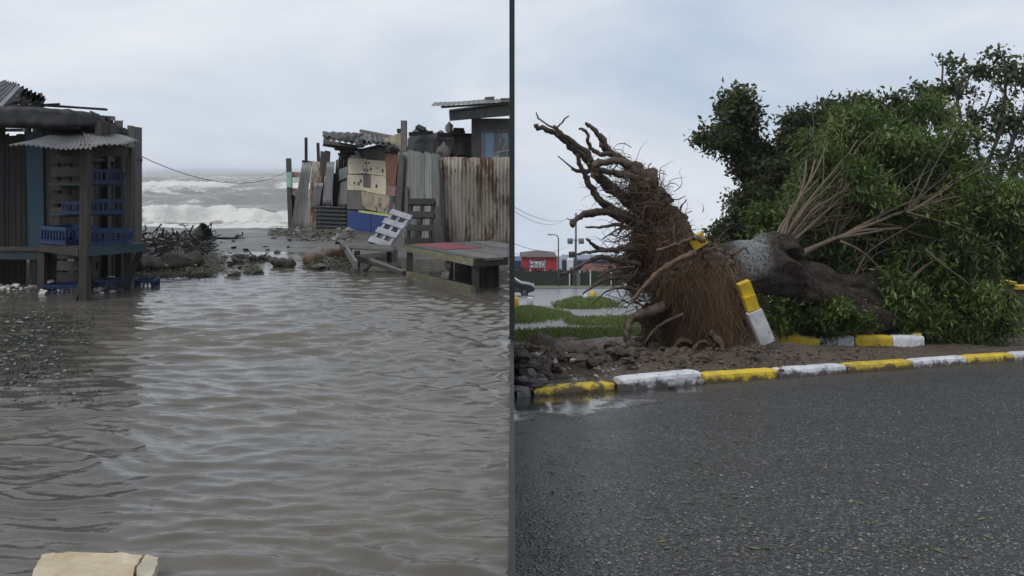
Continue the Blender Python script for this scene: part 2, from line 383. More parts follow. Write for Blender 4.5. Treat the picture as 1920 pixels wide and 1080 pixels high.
M['leaf_green'] = m_leaf('fallen_tree_leaves', (.03, .058, .012), (.095, .15, .033), (.26, .29, .085))
M['leaf_dark'] = m_leaf('dark_olive_leaves', (.020, .026, .011), (.044, .052, .022), (.10, .105, .05))
M['leaf_grey'] = m_leaf('windblown_leaves', (.03, .042, .022), (.06, .075, .038), (.14, .145, .09))
M['grass'] = m_leaf('grass_blades', (.07, .10, .026), (.145, .195, .055), (.25, .27, .115), .6)
M['wall_brown'] = plain('brown_wall_paint', (.135, .085, .065), (.115, .072, .055), 3, .7, .1)
def m_trunk():
    m, t = newmat('trunk_bark_with_limewash'); co = oco(t); n = noi(t, co, 5.5, 7, .7, .6); f = noi(t, co, 17, 5, .7)
    col = mixc(t, ramp(t, n, [(.35, 0.), (.65, 1.)]), (.17, .12, .088), (.032, .024, .019))
    sx = nd(t, 'ShaderNodeSeparateXYZ'); t.links.new(co, sx.inputs[0])
    wob = mth(t, 'ADD', mth(t, 'MULTIPLY', mth(t, 'SUBTRACT', n, .5), .7), mth(t, 'MULTIPLY', mth(t, 'SUBTRACT', f, .5), .5)); xx = mth(t, 'ADD', sx.outputs[0], wob)
    band = mth(t, 'MULTIPLY', ramp(t, mth(t, 'SUBTRACT', xx, 4.0), [(.2, 0.), (.5, 1.)]), ramp(t, mth(t, 'SUBTRACT', xx, 4.6), [(.25, 1.), (.6, 0.)]))
    band = mth(t, 'MULTIPLY', band, ramp(t, mth(t, 'ADD', f, mth(t, 'MULTIPLY', mth(t, 'SUBTRACT', -.16, sx.outputs[2]), .7)), [(.38, .9), (.66, .03)]))
    vo = nd(t, 'ShaderNodeTexVoronoi', feature='DISTANCE_TO_EDGE', I={'Scale': 13.0}); mpp = nd(t, 'ShaderNodeMapping', I={'Scale': (.5, 1.3, 1.3)}); wv = nd(t, 'ShaderNodeVectorMath', operation='ADD'); nc_ = nd(t, 'ShaderNodeTexNoise', I={'Scale': 6.0, 'Detail': 4.0}); sc_ = nd(t, 'ShaderNodeVectorMath', operation='SCALE', I={3: .35}); t.links.new(co, nc_.inputs['Vector']); t.links.new(nc_.outputs['Color'], sc_.inputs[0]); t.links.new(co, wv.inputs[0]); t.links.new(sc_.outputs[0], wv.inputs[1]); t.links.new(wv.outputs[0], mpp.inputs[0]); t.links.new(mpp.outputs[0], vo.inputs['Vector'])
    crk = ramp(t, vo.outputs['Distance'], [(.0, 0.), (.10, 1.)])
    col = mixc(t, band, col, (.55, .56, .57)); col = mixc(t, mth(t, 'MULTIPLY', mth(t, 'SUBTRACT', 1.0, crk), .45), col, (.022, .018, .015))
    return finish(m, t, col, .65, mth(t, 'ADD', mth(t, 'ADD', n, f), mth(t, 'MULTIPLY', crk, .9)), 1.0, .16)
M['trunk'] = m_trunk()
M['limb'] = wood('stripped_reddish_limb', (.19, .135, .088), (.10, .07, .046), (3, 3, 3), .6, .2)
M['limb_grey'] = wood('grey_brown_limb', (.13, .11, .085), (.06, .05, .04), (3, 3, 3), .7, .2)
M['root'] = plain('wet_root_bark', (.115, .078, .054), (.045, .032, .024), 9, .6, .9, .02, amt=.25)
M['root_pale'] = plain('peeled_root', (.17, .10, .06), (.08, .05, .03), 9, .6, .6, .02)
def m_rootmass():
    m, t = newmat('root_mass'); co = oco(t); n = noi(t, co, 2.6, 7, .75, .8); f = noi(t, co, 14, 6, .75, 1.2, (2.2, 2.2, .6))
    col = mixc(t, ramp(t, n, [(.35, 0.), (.66, 1.)]), (.22, .14, .085), (.075, .050, .033)); col = mixc(t, ramp(t, f, [(.5, 0.), (.72, .8)]), col, (.27, .17, .105))
    return finish(m, t, col, .8, mth(t, 'ADD', f, n), 1.0, .12)
M['rootmass'] = m_rootmass()
M['hair'] = m_leaf('root_fibres', (.09, .053, .03), (.27, .16, .09), (.46, .32, .19), .7)
M['kerb_yellow'] = paint('yellow_kerb_paint', (.72, .50, .03), (.10, .09, .075), .61, .55, 14, .05, (.26, .18, .05), .9, mud=True)
M['kerb_white'] = paint('white_kerb_paint', (.68, .68, .70), (.14, .13, .12), .60, .55, 14, .05, (.26, .25, .23), .8, mud=True)

# ------------------------------------------------------------------ the setting: flooded lane, beach and sea (level side)
def struct(o): o['kind'] = 'structure'; return o
def sstep(a, b, x): t = np.clip((x - a) / (b - a), 0, 1); return t * t * (3 - 2 * t)
SEAM = -0.015
ys = np.concatenate([np.linspace(-8, 2.6, 8), np.geomspace(2.7, 25, 520)]); cs = np.linspace(-.74, 0, 330)
Y, C = np.meshgrid(ys, cs, indexing='ij'); X = C * (np.abs(Y) + 1.0) + SEAM
def lane_waves(X, Y):
    wx = X + .35 * fbm(X * .5, Y * .5, 3, 3); wy = Y + .30 * fbm(X * .55, Y * .9, 3, 9)
    a = np.sin(wy * 21.0 + wx * 2.6) + .8 * np.sin(wy * 31.0 - wx * 7.0 + 1.3) + .28 * np.sin(wy * 14.0 + wx * 4.2 + .4) + .6 * np.sin(wy * 47.0 + wx * 6.0)
    a = np.sign(a) * np.abs(a) ** 1.0 + .22 * a * a
    ch = .6 * np.sin(wx * 19 + wy * 12) + .5 * np.sin(wx * 13 - wy * 22 + 2)
    right = sstep(-.28, -.05, X / (np.abs(Y) + .5)) * sstep(3.5, 7, Y)
    calm = 1 - .55 * sstep(-.40, -.50, X / (np.abs(Y) + .5)) * sstep(6, 7.5, Y)
    far = 1 - .62 * sstep(7.5, 15, Y)
    mod = .62 + .5 * fbm(X * .35, Y * .6, 3, 21)
    return (a * .0098 * mod * (1 - .4 * right) + ch * .008 * (.25 + right)) * calm * far + .006 * fbm(X * 5, Y * 11, 3, 4) * far
Z = lane_waves(X, Y)
struct(npmesh('flood_water', np.stack([X, Y, Z], -1).reshape(-1, 3), grid_quads(*X.shape), M['water'], smooth=True))

def sand_z(X, Y):
    b = -.24 + .25 * sstep(14.0, 17.2, Y) + .07 * sstep(17.5, 22, Y) - .16 * sstep(23.2, 26.0, Y) - .8 * sstep(26, 34, Y)
    u = X / np.maximum(Y, 1)
    b = b + .10 * sstep(-.365, -.43, u) * sstep(14, 15.5, Y) * (1 - sstep(23, 26, Y)) + .06 * sstep(-.225, -.18, u) * sstep(14.6, 17, Y) * (1 - sstep(23, 26, Y))
    b = b - .035 * np.exp(-((u + .27) / .06) ** 2) * np.exp(-((Y - 16.8) / 1.6) ** 2)
    return b + (.018 * fbm(X * .9, Y * .9, 4, 31) + .01 * fbm(X * 4, Y * 4, 2, 5)) * sstep(12, 15, Y)
ys = np.concatenate([np.linspace(-8, 12, 6), np.linspace(12.5, 36, 150)]); xs = np.concatenate([np.linspace(-26, -12, 14), np.linspace(-11.8, SEAM, 130)])
Y, X = np.meshgrid(ys, xs, indexing='ij'); edge = np.minimum(SEAM, -.18 * (Y - 20)); X = np.minimum(X, edge)
struct(npmesh('beach', np.stack([X, Y, sand_z(X, Y)], -1).reshape(-1, 3), grid_quads(*X.shape), M['sand'], smooth=True))
def sandh(x, y): return float(sand_z(np.array([[float(x)]]), np.array([[float(y)]]))[0, 0])

ys = np.concatenate([np.geomspace(23.2, 34, 120), np.geomspace(34.3, 3500, 240)]); ts = np.linspace(0, 1, 330)
Y, T = np.meshgrid(ys, ts, indexing='ij'); X = -.95 * Y * (1 - T) + T * (-.18 * (Y - 20))
h = np.zeros_like(X); foam = np.zeros_like(X)
lg = np.log(Y)
for c, a, wd, fo in ((28.6, .42, .7, 1.0), (32.5, .22, 1.0, .5), (38, .30, 1.6, .35), (47, .42, 2.2, .3), (60, .5, 3, .5), (80, .7, 4, .7), (118, .7, 6, .35), (165, .9, 9, .7), (250, 1.0, 14, .5), (400, 1.1, 22, .6), (640, 1.2, 35, .5), (1000, 1.3, 60, .4)):
    yy = Y - c - wd * 1.2 * fbm(X / (wd * 3.5), Y * 0 + c, 3, int(c)); am = a * np.clip(.72 + .65 * vnoise(X / (wd * 4), Y * 0 + c * 3, int(c) + 3), .1, 1.4)
    prof = np.where(yy < 0, np.exp(-(yy / (wd * .55)) ** 2), np.exp(-(yy / (wd * 1.5)) ** 2)); h += am * prof
    foam += fo * np.exp(-((yy + .15 * wd) / (wd * .8)) ** 2) * np.clip(.8 + .9 * fbm(X / (wd * 3), Y / (wd * 3), 3, int(c) + 8), 0, 1.3)
foam += .6 * sstep(28.0, 25.6, Y) + .05 + .5 * fbm(X * .5, Y * .9, 3, 77) * sstep(60, 26, Y)
h = h * sstep(24.2, 28, Y) + .12 * fbm(X * 1.7, Y * 1.7, 4, 40) * np.clip(foam, 0, 1) * sstep(24, 27, Y) + .05 * fbm(X * .5, Y * .8, 3, 41) * sstep(24, 30, Y) - .02
struct(npmesh('sea', np.stack([X, Y, h], -1).reshape(-1, 3), grid_quads(*X.shape), M['sea'], smooth=True, attrs={'foam': foam.ravel()}))

# ------------------------------------------------------------------ the setting: road side, running downhill
def kerb_y(x): return 11.40 + .524 * x
mb = MB()
xs = np.linspace(.018, 30, 40)
for i, x in enumerate(xs):
    for y in (-8.0, kerb_y(x) + .12): mb.v.append((x, y, gz(y)))
for i in range(len(xs) - 1): mb.f.append((2 * i, 2 * i + 2, 2 * i + 3, 2 * i + 1))
struct(mb.build('road', M['asphalt']))
ys = np.concatenate([np.linspace(-8, 20, 10), np.linspace(22, 210, 60)]); ts = np.linspace(0, 1, 30)
Y, T = np.meshgrid(ys, ts, indexing='ij'); X0 = np.minimum(.018, -.18 * (Y - 20)); X = X0 + (140 - X0) * T
struct(npmesh('ground', np.stack([X, Y, -SL * Y - .03], -1).reshape(-1, 3), grid_quads(*X.shape), M['gravel'], smooth=True))
def sheet(name, pts, mat, up):                   # flat sheet lying 'up' metres above the slope
    mb = MB(); mb.v = [(x, y, gz(y) + up) for x, y in pts]; mb.f = [tuple(range(len(pts)))]; return struct(mb.build(name, mat))
sheet('far_road', [(-4, 46), (30, 44), (60, 50), (60, 104), (-12, 101)], M['far_asphalt'], -.02)
sheet('far_verge', [(-12, 101.2), (60, 104.2), (60, 128), (-14, 128)], M['turf'], .02)
# soil verge between the kerb and the lawns
xs = np.concatenate([np.linspace(.02, 6, 130), np.linspace(6.1, 24, 110)]); ts = np.linspace(0, 1, 90)
T, X = np.meshgrid(ts, xs, indexing='ij'); y0 = 11.45 + .524 * X; y1 = 20.2 + .55 * X; Y = y0 + (y1 - y0) * T
def verge_h(X, Y):
    d = Y - (11.45 + .524 * X)
    hh = .10 + .035 * fbm(X * 1.3, Y * 1.3, 4, 50) + .02 * fbm(X * 6, Y * 6, 2, 51)
    heap = np.exp(-((X - .9) / 1.25) ** 2 - ((Y - 16.2) / 1.7) ** 2) * (.10 + .26 * fbm(X * 1.9, Y * 1.9, 4, 52)) + np.exp(-((X - 4.4) / 1.7) ** 2 - ((Y - 17.0) / 1.4) ** 2) * (.22 + .1 * fbm(X * 2, Y * 2, 3, 53))
    pit = -.12 * np.exp(-((X - 1.1) / 1.4) ** 2 - ((Y - 13.6) / .8) ** 2)
    e_ = (11.45 + .524 * X + 8.75 + .026 * X - Y)
    return (hh + heap + pit) * np.clip(e_ / .6, -.3, 1) * sstep(-.02, .18, d + .1)
H = verge_h(X, Y)
struct(npmesh('verge', np.stack([X, Y, -SL * Y + H], -1).reshape(-1, 3), grid_quads(*X.shape), M['soil'], smooth=True))
def vh(x, y): return gz(y) + max(float(verge_h(np.array([float(x)]), np.array([float(y)]))[0]), 0)
# added thin wall, holds the lane above the road and extends the dividing bar, then the sea wall behind the shacks
t_ = thing('retaining_wall', 'added thin dark wall edging the flooded lane, lower part of a dividing bar', 'wall', (0, 1, 0))
mb = MB(); yy = [-8, -4, 0, 1.5] + list(range(3, 21)); k = len(yy)
for x in (-.0145, .0145):
    for y in yy: mb.v += [(x, y, max(.035, gz(y) + .05)), (x, y, gz(y) - .5 if y > 0 else -.6)]
q = 2 * k
for i in range(k - 1):
    a = 2 * i; mb.f += [(a, a + 1, a + 3, a + 2), (a + q, a + q + 2, a + q + 3, a + q + 1), (a, a + 2, a + q + 2, a + q)]
mb.f += [(0, q, q + 1, 1), (q - 2, q - 1, 2 * q - 1, 2 * q - 2)]
mb.build('steel_plate', M['steel'], t_)
mb = MB(); yy = [20, 24, 30, 40, 60, 90, 130, 180, 210]
mb.slab([(-.18 * (y - 20) - .02, y, .12) for y in yy] + [(-.18 * (y - 20) - .02, y, gz(y) - 1) for y in reversed(yy)], (1, .18, 0), .5)
mb.build('concrete_face', M['concrete'], t_)
# slim added post, stands in for a dividing bar between lane and road
t_ = thing('divider_post', 'added slim tall dark post standing in for a dividing bar', 'post', (0, 8.25, 0))
mb = MB(); mb.box((0, 8.25, 1.79), (.05, .05, 3.5)); mb.build('shaft', M['steel'], t_)
mb = MB(); mb.box((0, 8.25, .045), (.066, .066, .02)); mb.build('base_flange', M['steel'], t_)
mb = MB(); mb.box((0, 8.25, 3.55), (.058, .058, .02)); mb.build('cap', M['steel'], t_)
# ================================================================== LEFT SIDE: shack and stall beside the lane
def planks(wall, us, top, bot, mat, parent, name='plank', th=.025, off=0.0, gap=.6, lean=0.0):
    # upright planks between successive photo columns 'us' on a wall plane; top/bot are functions of the column
    for a, b in zip(us[:-1], us[1:]):
        if isinstance(mat, list): mm = mat[rnd.randrange(len(mat))]
        else: mm = mat
        o_ = off + rnd.uniform(-.012, .012); l_ = rnd.uniform(-lean, lean)
        t0, t1 = top(a) + rnd.uniform(-3, 3), top(b) + rnd.uniform(-3, 3)
        mb = MB(); mb.slab([wall(a + gap + l_, t0, o_), wall(b - gap + l_, t1, o_), wall(b - gap, bot(b), o_), wall(a + gap, bot(a), o_)], wall.n, th); mb.build(name, mm, parent)
def board(name, wall, pts, mat, parent, th=.02, off=0.0):
    mb = MB(); mb.slab([wall(u, v, off) for u, v in pts], wall.n, th); return mb.build(name, mat, parent)
def csheet(name, pts, waves, mat, parent, **k):
    mb = MB(); mb.corr(*pts, waves, **k); return mb.build(name, mat, parent, True)
def beam(name, a, b, w_, h_, mat, parent, side=None, j=.004):
    mb = MB(); mb.beam(a, b, w_, h_, side, j); return mb.build(name, mat, parent)
def cs(*a): return [lambda u, k=list(zip(a[::2], a[1::2])): np.interp(u, [x[0] for x in k], [x[1] for x in k])][0]
def col_edges(u0, u1, w0, w1=None):
    r = [u0]
    while r[-1] < u1: r.append(r[-1] + rnd.uniform(w0, w1 or w0))
    r[-1] = u1; return r

# --- shack with sagging dark roof
SF = Wall(-140, 12.9, 115, 12.7)
sh = thing('wooden_shack', 'dark plank shack with sagging roof and blue door post beside the lane', 'shack', LG(40, 540))
planks(SF, col_edges(-140, 8, 13, 17), cs(-140, 215, 8, 215), cs(-140, 545, 8, 545), M['wood_dark'], sh, gap=.4)
planks(SF, [8, 16, 30, 40, 48], cs(8, 252, 48, 254), cs(0, 545, 60, 545), M['wood_dark'], sh, gap=.5)
board('lintel', SF, [(-10, 214), (120, 214), (120, 238), (-10, 238)], M['wood_dark'], sh, .05, .03)
board('sky_gap_panel', SF, [(10, 241), (44, 241), (44, 247), (10, 247)], M['hut_blue'], sh, .01, -.03)  # gap in the wall: the sky behind it is painted as a blue panel
board('door_post', SF, [(47, 246), (80, 248), (84, 545), (58, 545)], M['blue_post'], sh, .08, .09)
board('wall_board', SF, [(80, 246), (113, 246), (113, 432), (84, 432)], M['wood_brown'], sh, .02, .05)
board('wall_board', SF, [(84, 434), (112, 434), (112, 540), (86, 540)], M['wood_dark'], sh, .02, .03)
board('shelf_beam', SF, [(-140, 470), (78, 472), (78, 487), (-140, 485)], M['teal_beam'], sh, .12, .5)
board('shelf_top', SF, [(-140, 466), (80, 467), (80, 471), (-140, 470)], M['wood_brown'], sh, .4, .52)
for u in (-90, -20, 66): beam('shelf_leg', SF(u, 487, .44), SF(u, 560, .44), .07, .07, M['wood_dark'], sh)
zr = 2.42
fr = [(-8.9, 12.0), (-5.95, 12.0), (-5.85, 12.6), (-6.6, 14.6), (-7.3, 16.2), (-8.9, 16.2)]
mb = MB(); mb.slab([(x, y, zr + .05 * (y - 12) - .02 * (x + 8)) for x, y in fr], (0, 0, 1), .07); mb.build('roof', M['tarp'], sh)
mb = MB(); mb.beam((-8.9, 12.04, 2.33), (-5.9, 12.04, 2.26), .07, .17, (0, 1, 0), .012); mb.build('fascia', M['wood_dark'], sh)
for i in range(9):
    x = -8.6 + i * .27; a = Vector((x, 12.0 + rnd.uniform(-.02, .2), zr + .08 + .012 * rnd.random())); b = a + Vector((rnd.uniform(.3, .6), rnd.uniform(.1, .9), rnd.uniform(-.04, .05)))
    beam('roof_batten', a, b, .09, .03, M['wood_dark'], sh, j=.01)
planks(Wall(80, 16.2, 190, 16.2), col_edges(60, 230, 12, 15), cs(0, 225, 240, 228), cs(0, 490, 240, 490), M['wood_dark'], sh)
beam('corner_post', (-5.95, 12.9, 0), (-5.95, 12.9, 2.4), .09, .09, M['wood_dark'], sh)
beam('corner_post', (-8.8, 16.0, 0), (-8.8, 16.0, 2.5), .09, .09, M['wood_dark'], sh)
def ragged(name, top, bot, y0, y1, mat, par, seed, amp=3.0, dep=.12):   # hanging sheet between two photo lines, edges torn
    n = 40; mb = MB(); V = []
    for r in range(5):
        for i in range(n):
            f_ = i / (n - 1); u = top[0][0] + (top[-1][0] - top[0][0]) * f_; tv = np.interp(u, [q[0] for q in top], [q[1] for q in top]); bv = np.interp(u, [q[0] for q in bot], [q[1] for q in bot])
            tv += amp * .5 * noise.noise(Vector((i * .55, seed, 1))); bv += amp * noise.noise(Vector((i * .7, seed, 7))) + amp * .8 * noise.noise(Vector((i * 1.9, seed, 9)))
            p = P(u, tv + (bv - tv) * r / 4, y0 + (y1 - y0) * f_); V.append(p + Vector((0, dep * noise.noise(Vector((i * .4, r * .8, seed))) * .35, 0)))
    mb.add(V, [tuple(x) for x in grid_quads(5, n)]); o = mb.build(name, mat, par, True); md = o.modifiers.new('thickness', 'SOLIDIFY'); md.thickness = .03; return o
ragged('torn_felt', [(-80, 199), (0, 199), (60, 200), (120, 205), (178, 211)], [(-80, 238), (40, 236), (110, 238), (178, 236)], 11.9, 12.0, M['tarp'], sh, 3)
ragged('torn_felt', [(168, 208), (182, 214), (196, 228), (236, 242)], [(168, 246), (196, 250), (236, 252)], 12.2, 13.0, M['tarp'], sh, 8, 3)
ragged('torn_felt', [(95, 236), (236, 244)], [(95, 252), (236, 254)], 12.5, 13.1, M['wood_dark'], sh, 12, 2)
# zinc sheets thrown on the roof
t_ = thing('roof_scrap', 'buckled corrugated zinc sheets dumped on top of the dark shack roof', 'scrap metal', P(40, 198, 12.6))
csheet('zinc_sheet', [P(33, 158, 12.4), P(88, 184, 12.4), P(80, 197, 13.2), P(24, 172, 13.2)], 7, M['zinc_roof'], t_, amp=.02)
csheet('zinc_sheet', [P(-40, 178, 12.3), P(-2, 208, 12.2), P(37, 160, 13.0), P(10, 150, 13.2)], 6, M['zinc'], t_, amp=.018, sag=.05)
beam('batten', P(0, 205, 12.2), P(38, 163, 12.3), .05, .09, M['wood_pale'], t_)
for i in range(8): beam('batten', P(20 + i * 7, 196 - 2 * (i % 3), 12.5), P(34 + i * 6, 183 - 6 * (i % 2), 12.9), .07, .04, M['wood_dark'], t_, j=.01)

# --- plank fence running back along the lane
FX = Wall(165, 12.5, 263, 14.7)
t_ = thing('plank_fence', 'tall weathered upright plank fence behind the crate stall', 'fence', LG(214, 520))
planks(FX, col_edges(165, 238, 8, 12), cs(160, 262, 205, 250, 240, 246), cs(165, 545, 263, 500), [M['wood_grey'], M['wood_brown'], M['wood_grey']], t_, lean=1.5)
planks(FX, [238, 250, 264], cs(238, 236, 264, 240), cs(238, 510, 264, 500), M['wood_grey'], t_, off=.05)
beam('fence_post', FX(222, 520, -.1), FX(222, 226, -.1), .09, .09, M['wood_grey'], t_)
beam('rail', FX(166, 300, -.06), FX(262, 300, -.06), .05, .09, M['wood_brown'], t_, (0, 0, 1))
planks(FX, col_edges(178, 216, 10, 14), cs(178, 228, 216, 234), cs(178, 262, 216, 258), M['wood_brown'], t_, off=-.3)

# --- corner stall with zinc awning and crates for shelves
A_, B_, C_ = LG(78, 549), LG(158, 563), LG(241, 547)
st = thing('market_stall', 'open corner stall with grey zinc awning on wooden posts', 'stall', B_)
for p, tp, wd in ((A_, .66, .09), (B_, 1.94, .10), (C_, 1.92, .10)): beam('post', (p.x, p.y, -.2), (p.x + .02, p.y, tp), wd, wd, M['wood_brown'], st)
beam('post', (-5.62, 12.6, -.2), (-5.62, 12.6, 2.0), .09, .09, M['wood_dark'], st)
csheet('zinc_sheet', [P(14, 273, 10.6), P(172, 279, 10.6), P(160, 246, 12.5), P(120, 250, 12.7)], 17, M['zinc_roof'], st, amp=.011, sag=.03)
csheet('zinc_sheet', [P(172, 277, 10.7), P(259, 264, 11.7), P(206, 245, 12.9), P(150, 245, 12.6)], 9, M['zinc_roof'], st, amp=.011, sag=.03)
beam('header', P(112, 284, 11.05), P(240, 284, 11.6), .04, .12, M['wood_brown'], st)
beam('header', P(236, 284, 11.6), P(206, 262, 12.7), .04, .1, M['wood_brown'], st)
T0 = [A_, B_, Vector((-4.86, 11.6, 0)), Vector((-5.55, 12.5, 0)), Vector((-6.3, 12.5, 0))]
mb = MB(); mb.slab([(p.x, p.y, .655) for p in T0], (0, 0, 1), .05); mb.build('counter', M['wood_brown'], st)
beam('counter_edge', (B_.x + .05, B_.y - .03, .60), (-4.84, 11.57, .61), .03, .11, M['teal_beam'], st, (0, 1, 0))
beam('counter_edge', (A_.x, A_.y - .04, .60), (B_.x - .05, B_.y - .03, .60), .03, .09, M['wood_brown'], st, (0, 1, 0))
beam('brace', (-4.88, 11.6, .58), (C_.x - .02, C_.y - .08, .05), .06, .09, M['wood_dark'], st)
beam('brace', (B_.x + .10, B_.y + .1, .58), (B_.x - .16, B_.y + .05, -.05), .06, .09, M['wood_brown'], st)
for v in (347, 402): beam('shelf', P(106, v - 2, 12.1), P(236, v, 12.0), .38, .03, M['teal_beam'], st, (0, 1, 0))
def make_crate(label):
    t = thing('plastic_crate', label, 'crate', local=True, group='blue crates at the stall'); W_, D_, H_ = .52, .36, .20
    mb = MB(); [mb.box((0, -D_ / 2 + .02 + i * (D_ - .04) / 6, .012), (W_, .02, .02)) for i in range(7)]; [mb.box((-W_ / 2 + .02 + i * (W_ - .04) / 8, 0, .014), (.018, D_, .018)) for i in range(9)]
    mb.build('base', M['crate_blue'], t)
    for s in (-1, 1):
        for (L_, ax) in ((W_, 0), (D_, 1)):
            mb = MB(); c = s * ((D_ if ax == 0 else W_) / 2)
            def q(a, z, l, hh):
                if ax == 0: mb.box((a, c, z), (l, .016, hh))
                else: mb.box((c, a, z), (.0165, l, hh))
            q(0, H_ - .02, L_ + .02, .045); q(0, .03, L_, .05); n = 9 if ax == 0 else 6
            for i in range(n): q(-L_ / 2 + .015 + i * (L_ - .03) / (n - 1), H_ / 2, .016, H_ - .06)
            mb.build('side', M['crate_blue'], t)
    return t
c0 = make_crate('blue crate on the highest shelf of the stall')
spots = [(P(199, 345, 11.95), 8, 1.0, None), (P(158, 401, 11.9), -8, .85, 'blue crate on the middle stall shelf, left of the pair'), (P(208, 401, 11.85), 14, 1.0, 'blue crate holding scraps on the middle stall shelf'),
         (Vector((-5.83, 11.58, .655)), -33, 1.15, 'long blue crate on the stall counter by the door post'), (Vector((-5.25, 11.45, .655)), 12, 1.0, 'blue crate on the stall counter between the two tall posts'),
         (Vector((-5.95, 11.75, -.07)), 2, .9, 'half sunk blue crate under the counter by the door post'), (Vector((-5.45, 12.15, -.06)), 5, .9, 'half sunk blue crate heaped with white litter under the counter'), (Vector((-5.20, 12.3, -.07)), 4, .85, 'half sunk blue crate beneath the counter beside the outer post')]
for i, (p, a, s, lb) in enumerate(spots):
    o = c0 if i == 0 else dup(c0)
    if lb: o['label'] = lb
    o.location = p; o.rotation_euler = (0, 0, R(a)); o.scale = (s, s, s)
# --- pallets
def make_pallet(label, mat, n=5, W_=1.0, L_=1.1, group=None):
    t = thing('wooden_pallet', label, 'pallet', local=True, group=group)
    for i in range(n):
        mb = MB(); mb.box((0, -L_ / 2 + .06 + i * (L_ - .12) / (n - 1), .12), (W_, .13, .022), None, .004); mb.build('slat', mat, t)
    for x in (-W_ / 2 + .05, 0, W_ / 2 - .05): mb = MB(); mb.box((x, 0, .06), (.05, L_, .095), None, .004); mb.build('runner', mat, t)
    for i in (0, n // 2, n - 1): mb = MB(); mb.box((0, -L_ / 2 + .06 + i * (L_ - .12) / (n - 1), .003), (W_, .10, .018), None, .003); mb.build('base_slat', mat, t)
    return t
def pose(o, p, x, up):                            # local x axis along x, local y (up the pallet) along up
    x = Vector(x).normalized(); up = Vector(up); up = (up - x * up.dot(x)).normalized(); z = x.cross(up)
    o.matrix_world = Matrix.Translation(p) @ Matrix((x, up, z)).transposed().to_4x4(); return o
o = make_pallet('brown pallet standing on end against the shack behind the blue door post', M['wood_brown'], 6, .42, 1.05); pose(o, P(133, 335, 12.3), (1, .1, 0), (0, 0.02, 1))
o = make_pallet('brown pallet upright in the water beneath the stall counter', M['wood_brown'], 4, .55, .6); pose(o, Vector((-5.98, 12.2, .22)), (1, -.2, 0), (0, .05, 1))
# --- cable across the lane
mb = MB(); a, b = FX(250, 286, .05), P(540, 321, 25.2)
mb.tube([a.lerp(b, i / 14) - Vector((0, 0, .42 * (1 - (2 * i / 14 - 1) ** 2))) for i in range(15)], .007, 5)
tag(mb.build('cable', M['cable']), 'thin sagging cable strung across the lane from plank fence to posts', 'cable')

# ================================================================== RIGHT of the lane: scrap fence, shacks, tables
SCF = Wall(540, 25.4, 652, 22.9)
sf = thing('scrap_fence', 'ramshackle fence of leaning zinc sheets and posts at the beach', 'fence', LG(590, 432))
beam('post', SCF(546, 440, .05), SCF(541, 297, .05), .13, .13, M['wood_grey'], sf)
board('mint_board', SCF, [(537, 322), (546, 323), (547, 352), (537, 350)], M['mint'], sf, .03, .14)
board('rail', SCF, [(545, 322), (566, 323), (566, 333), (545, 332)], M['pink_board'], sf, .04, .0)
board('dark_board', SCF, [(541, 358), (556, 366), (562, 432), (541, 434)], M['wood_dark'], sf, .03, -.02)
board('pink_board', SCF, [(543, 353), (558, 353), (554, 368), (543, 362)], M['pink_board'], sf, .03, .03)
csheet('zinc_sheet', [SCF(545, 436, .05), SCF(571, 436, .12), SCF(584, 303, .0), SCF(568, 306, .0)], 6, M['zinc'], sf, amp=.022, sag=.05, seed=2)
csheet('zinc_sheet', [SCF(570, 436, .12), SCF(592, 438, .15), SCF(612, 304, .0), SCF(586, 302, .0)], 6, M['zinc_rust'], sf, amp=.022, sag=.04, seed=4)
csheet('zinc_sheet', [SCF(585, 392, .22), SCF(598, 392, .22), SCF(606, 343, .2), SCF(590, 343, .2)], 4, M['zinc'], sf, amp=.02)
csheet('zinc_sheet', [SCF(604, 386, .2), SCF(621, 386, .2), SCF(627, 303, .1), SCF(613, 304, .1)], 4, M['zinc'], sf, amp=.016)
beam('post', SCF(575, 438, -.05), SCF(574, 258, -.05), .07, .07, M['wood_dark'], sf)
beam('post', SCF(602, 438, -.06), SCF(596, 268, -.06), .08, .06, M['wood_dark'], sf)
for a_, b_, v0, v1, mt in ((598, 606, 283, 345, 'wood_brown'), (606, 615, 282, 330, 'wood_brown'), (600, 612, 340, 388, 'wood_grey'), (622, 630, 325, 392, 'wood_dark'), (614, 622, 384, 438, 'wood_dark'), (585, 595, 392, 440, 'wood_dark')):
    board('plank', SCF, [(a_ + 3, v0), (b_ + 3, v0 + 2), (b_, v1), (a_, v1)], M[mt], sf, .03, .03)
board('top_rail', SCF, [(566, 300), (594, 304), (594, 309), (566, 305)], M['wood_dark'], sf, .05, -.08)
for i in range(5):                                   # splayed rotten boards between fence and cream shack
    u = 626 + i * 5; board('plank', SCF, [(u + 4, 300 - i * 7), (u + 10, 298 - i * 7), (u + 6, 392), (u - 2, 392)], M['wood_dark'] if i % 2 else M['wood_grey'], sf, .03, -.05 - .04 * i)
board('teal_board', SCF, [(636, 318), (651, 312), (651, 332), (634, 340)], M['hut_blue'], sf, .02, -.02)
csheet('zinc_sheet', [SCF(628, 388, -.01), SCF(650, 390, -.01), SCF(651, 330, -.1), SCF(632, 335, -.1)], 5, M['zinc'], sf, amp=.02)
g_ = thing('zinc_gate', 'low blackened panel of horizontal corrugated zinc beside blue painted wall', 'gate', LG(622, 437))
csheet('zinc_sheet', [SCF(594, 438, .3), SCF(594, 386, .3), SCF(650, 388, .25), SCF(651, 440, .25)], 7, M['zinc_dark'], g_, amp=.03)
beam('gate_post', SCF(596, 440, .24), SCF(596, 384, .24), .06, .06, M['wood_dark'], g_); beam('gate_post', SCF(649, 442, .2), SCF(649, 384, .2), .06, .06, M['wood_dark'], g_)

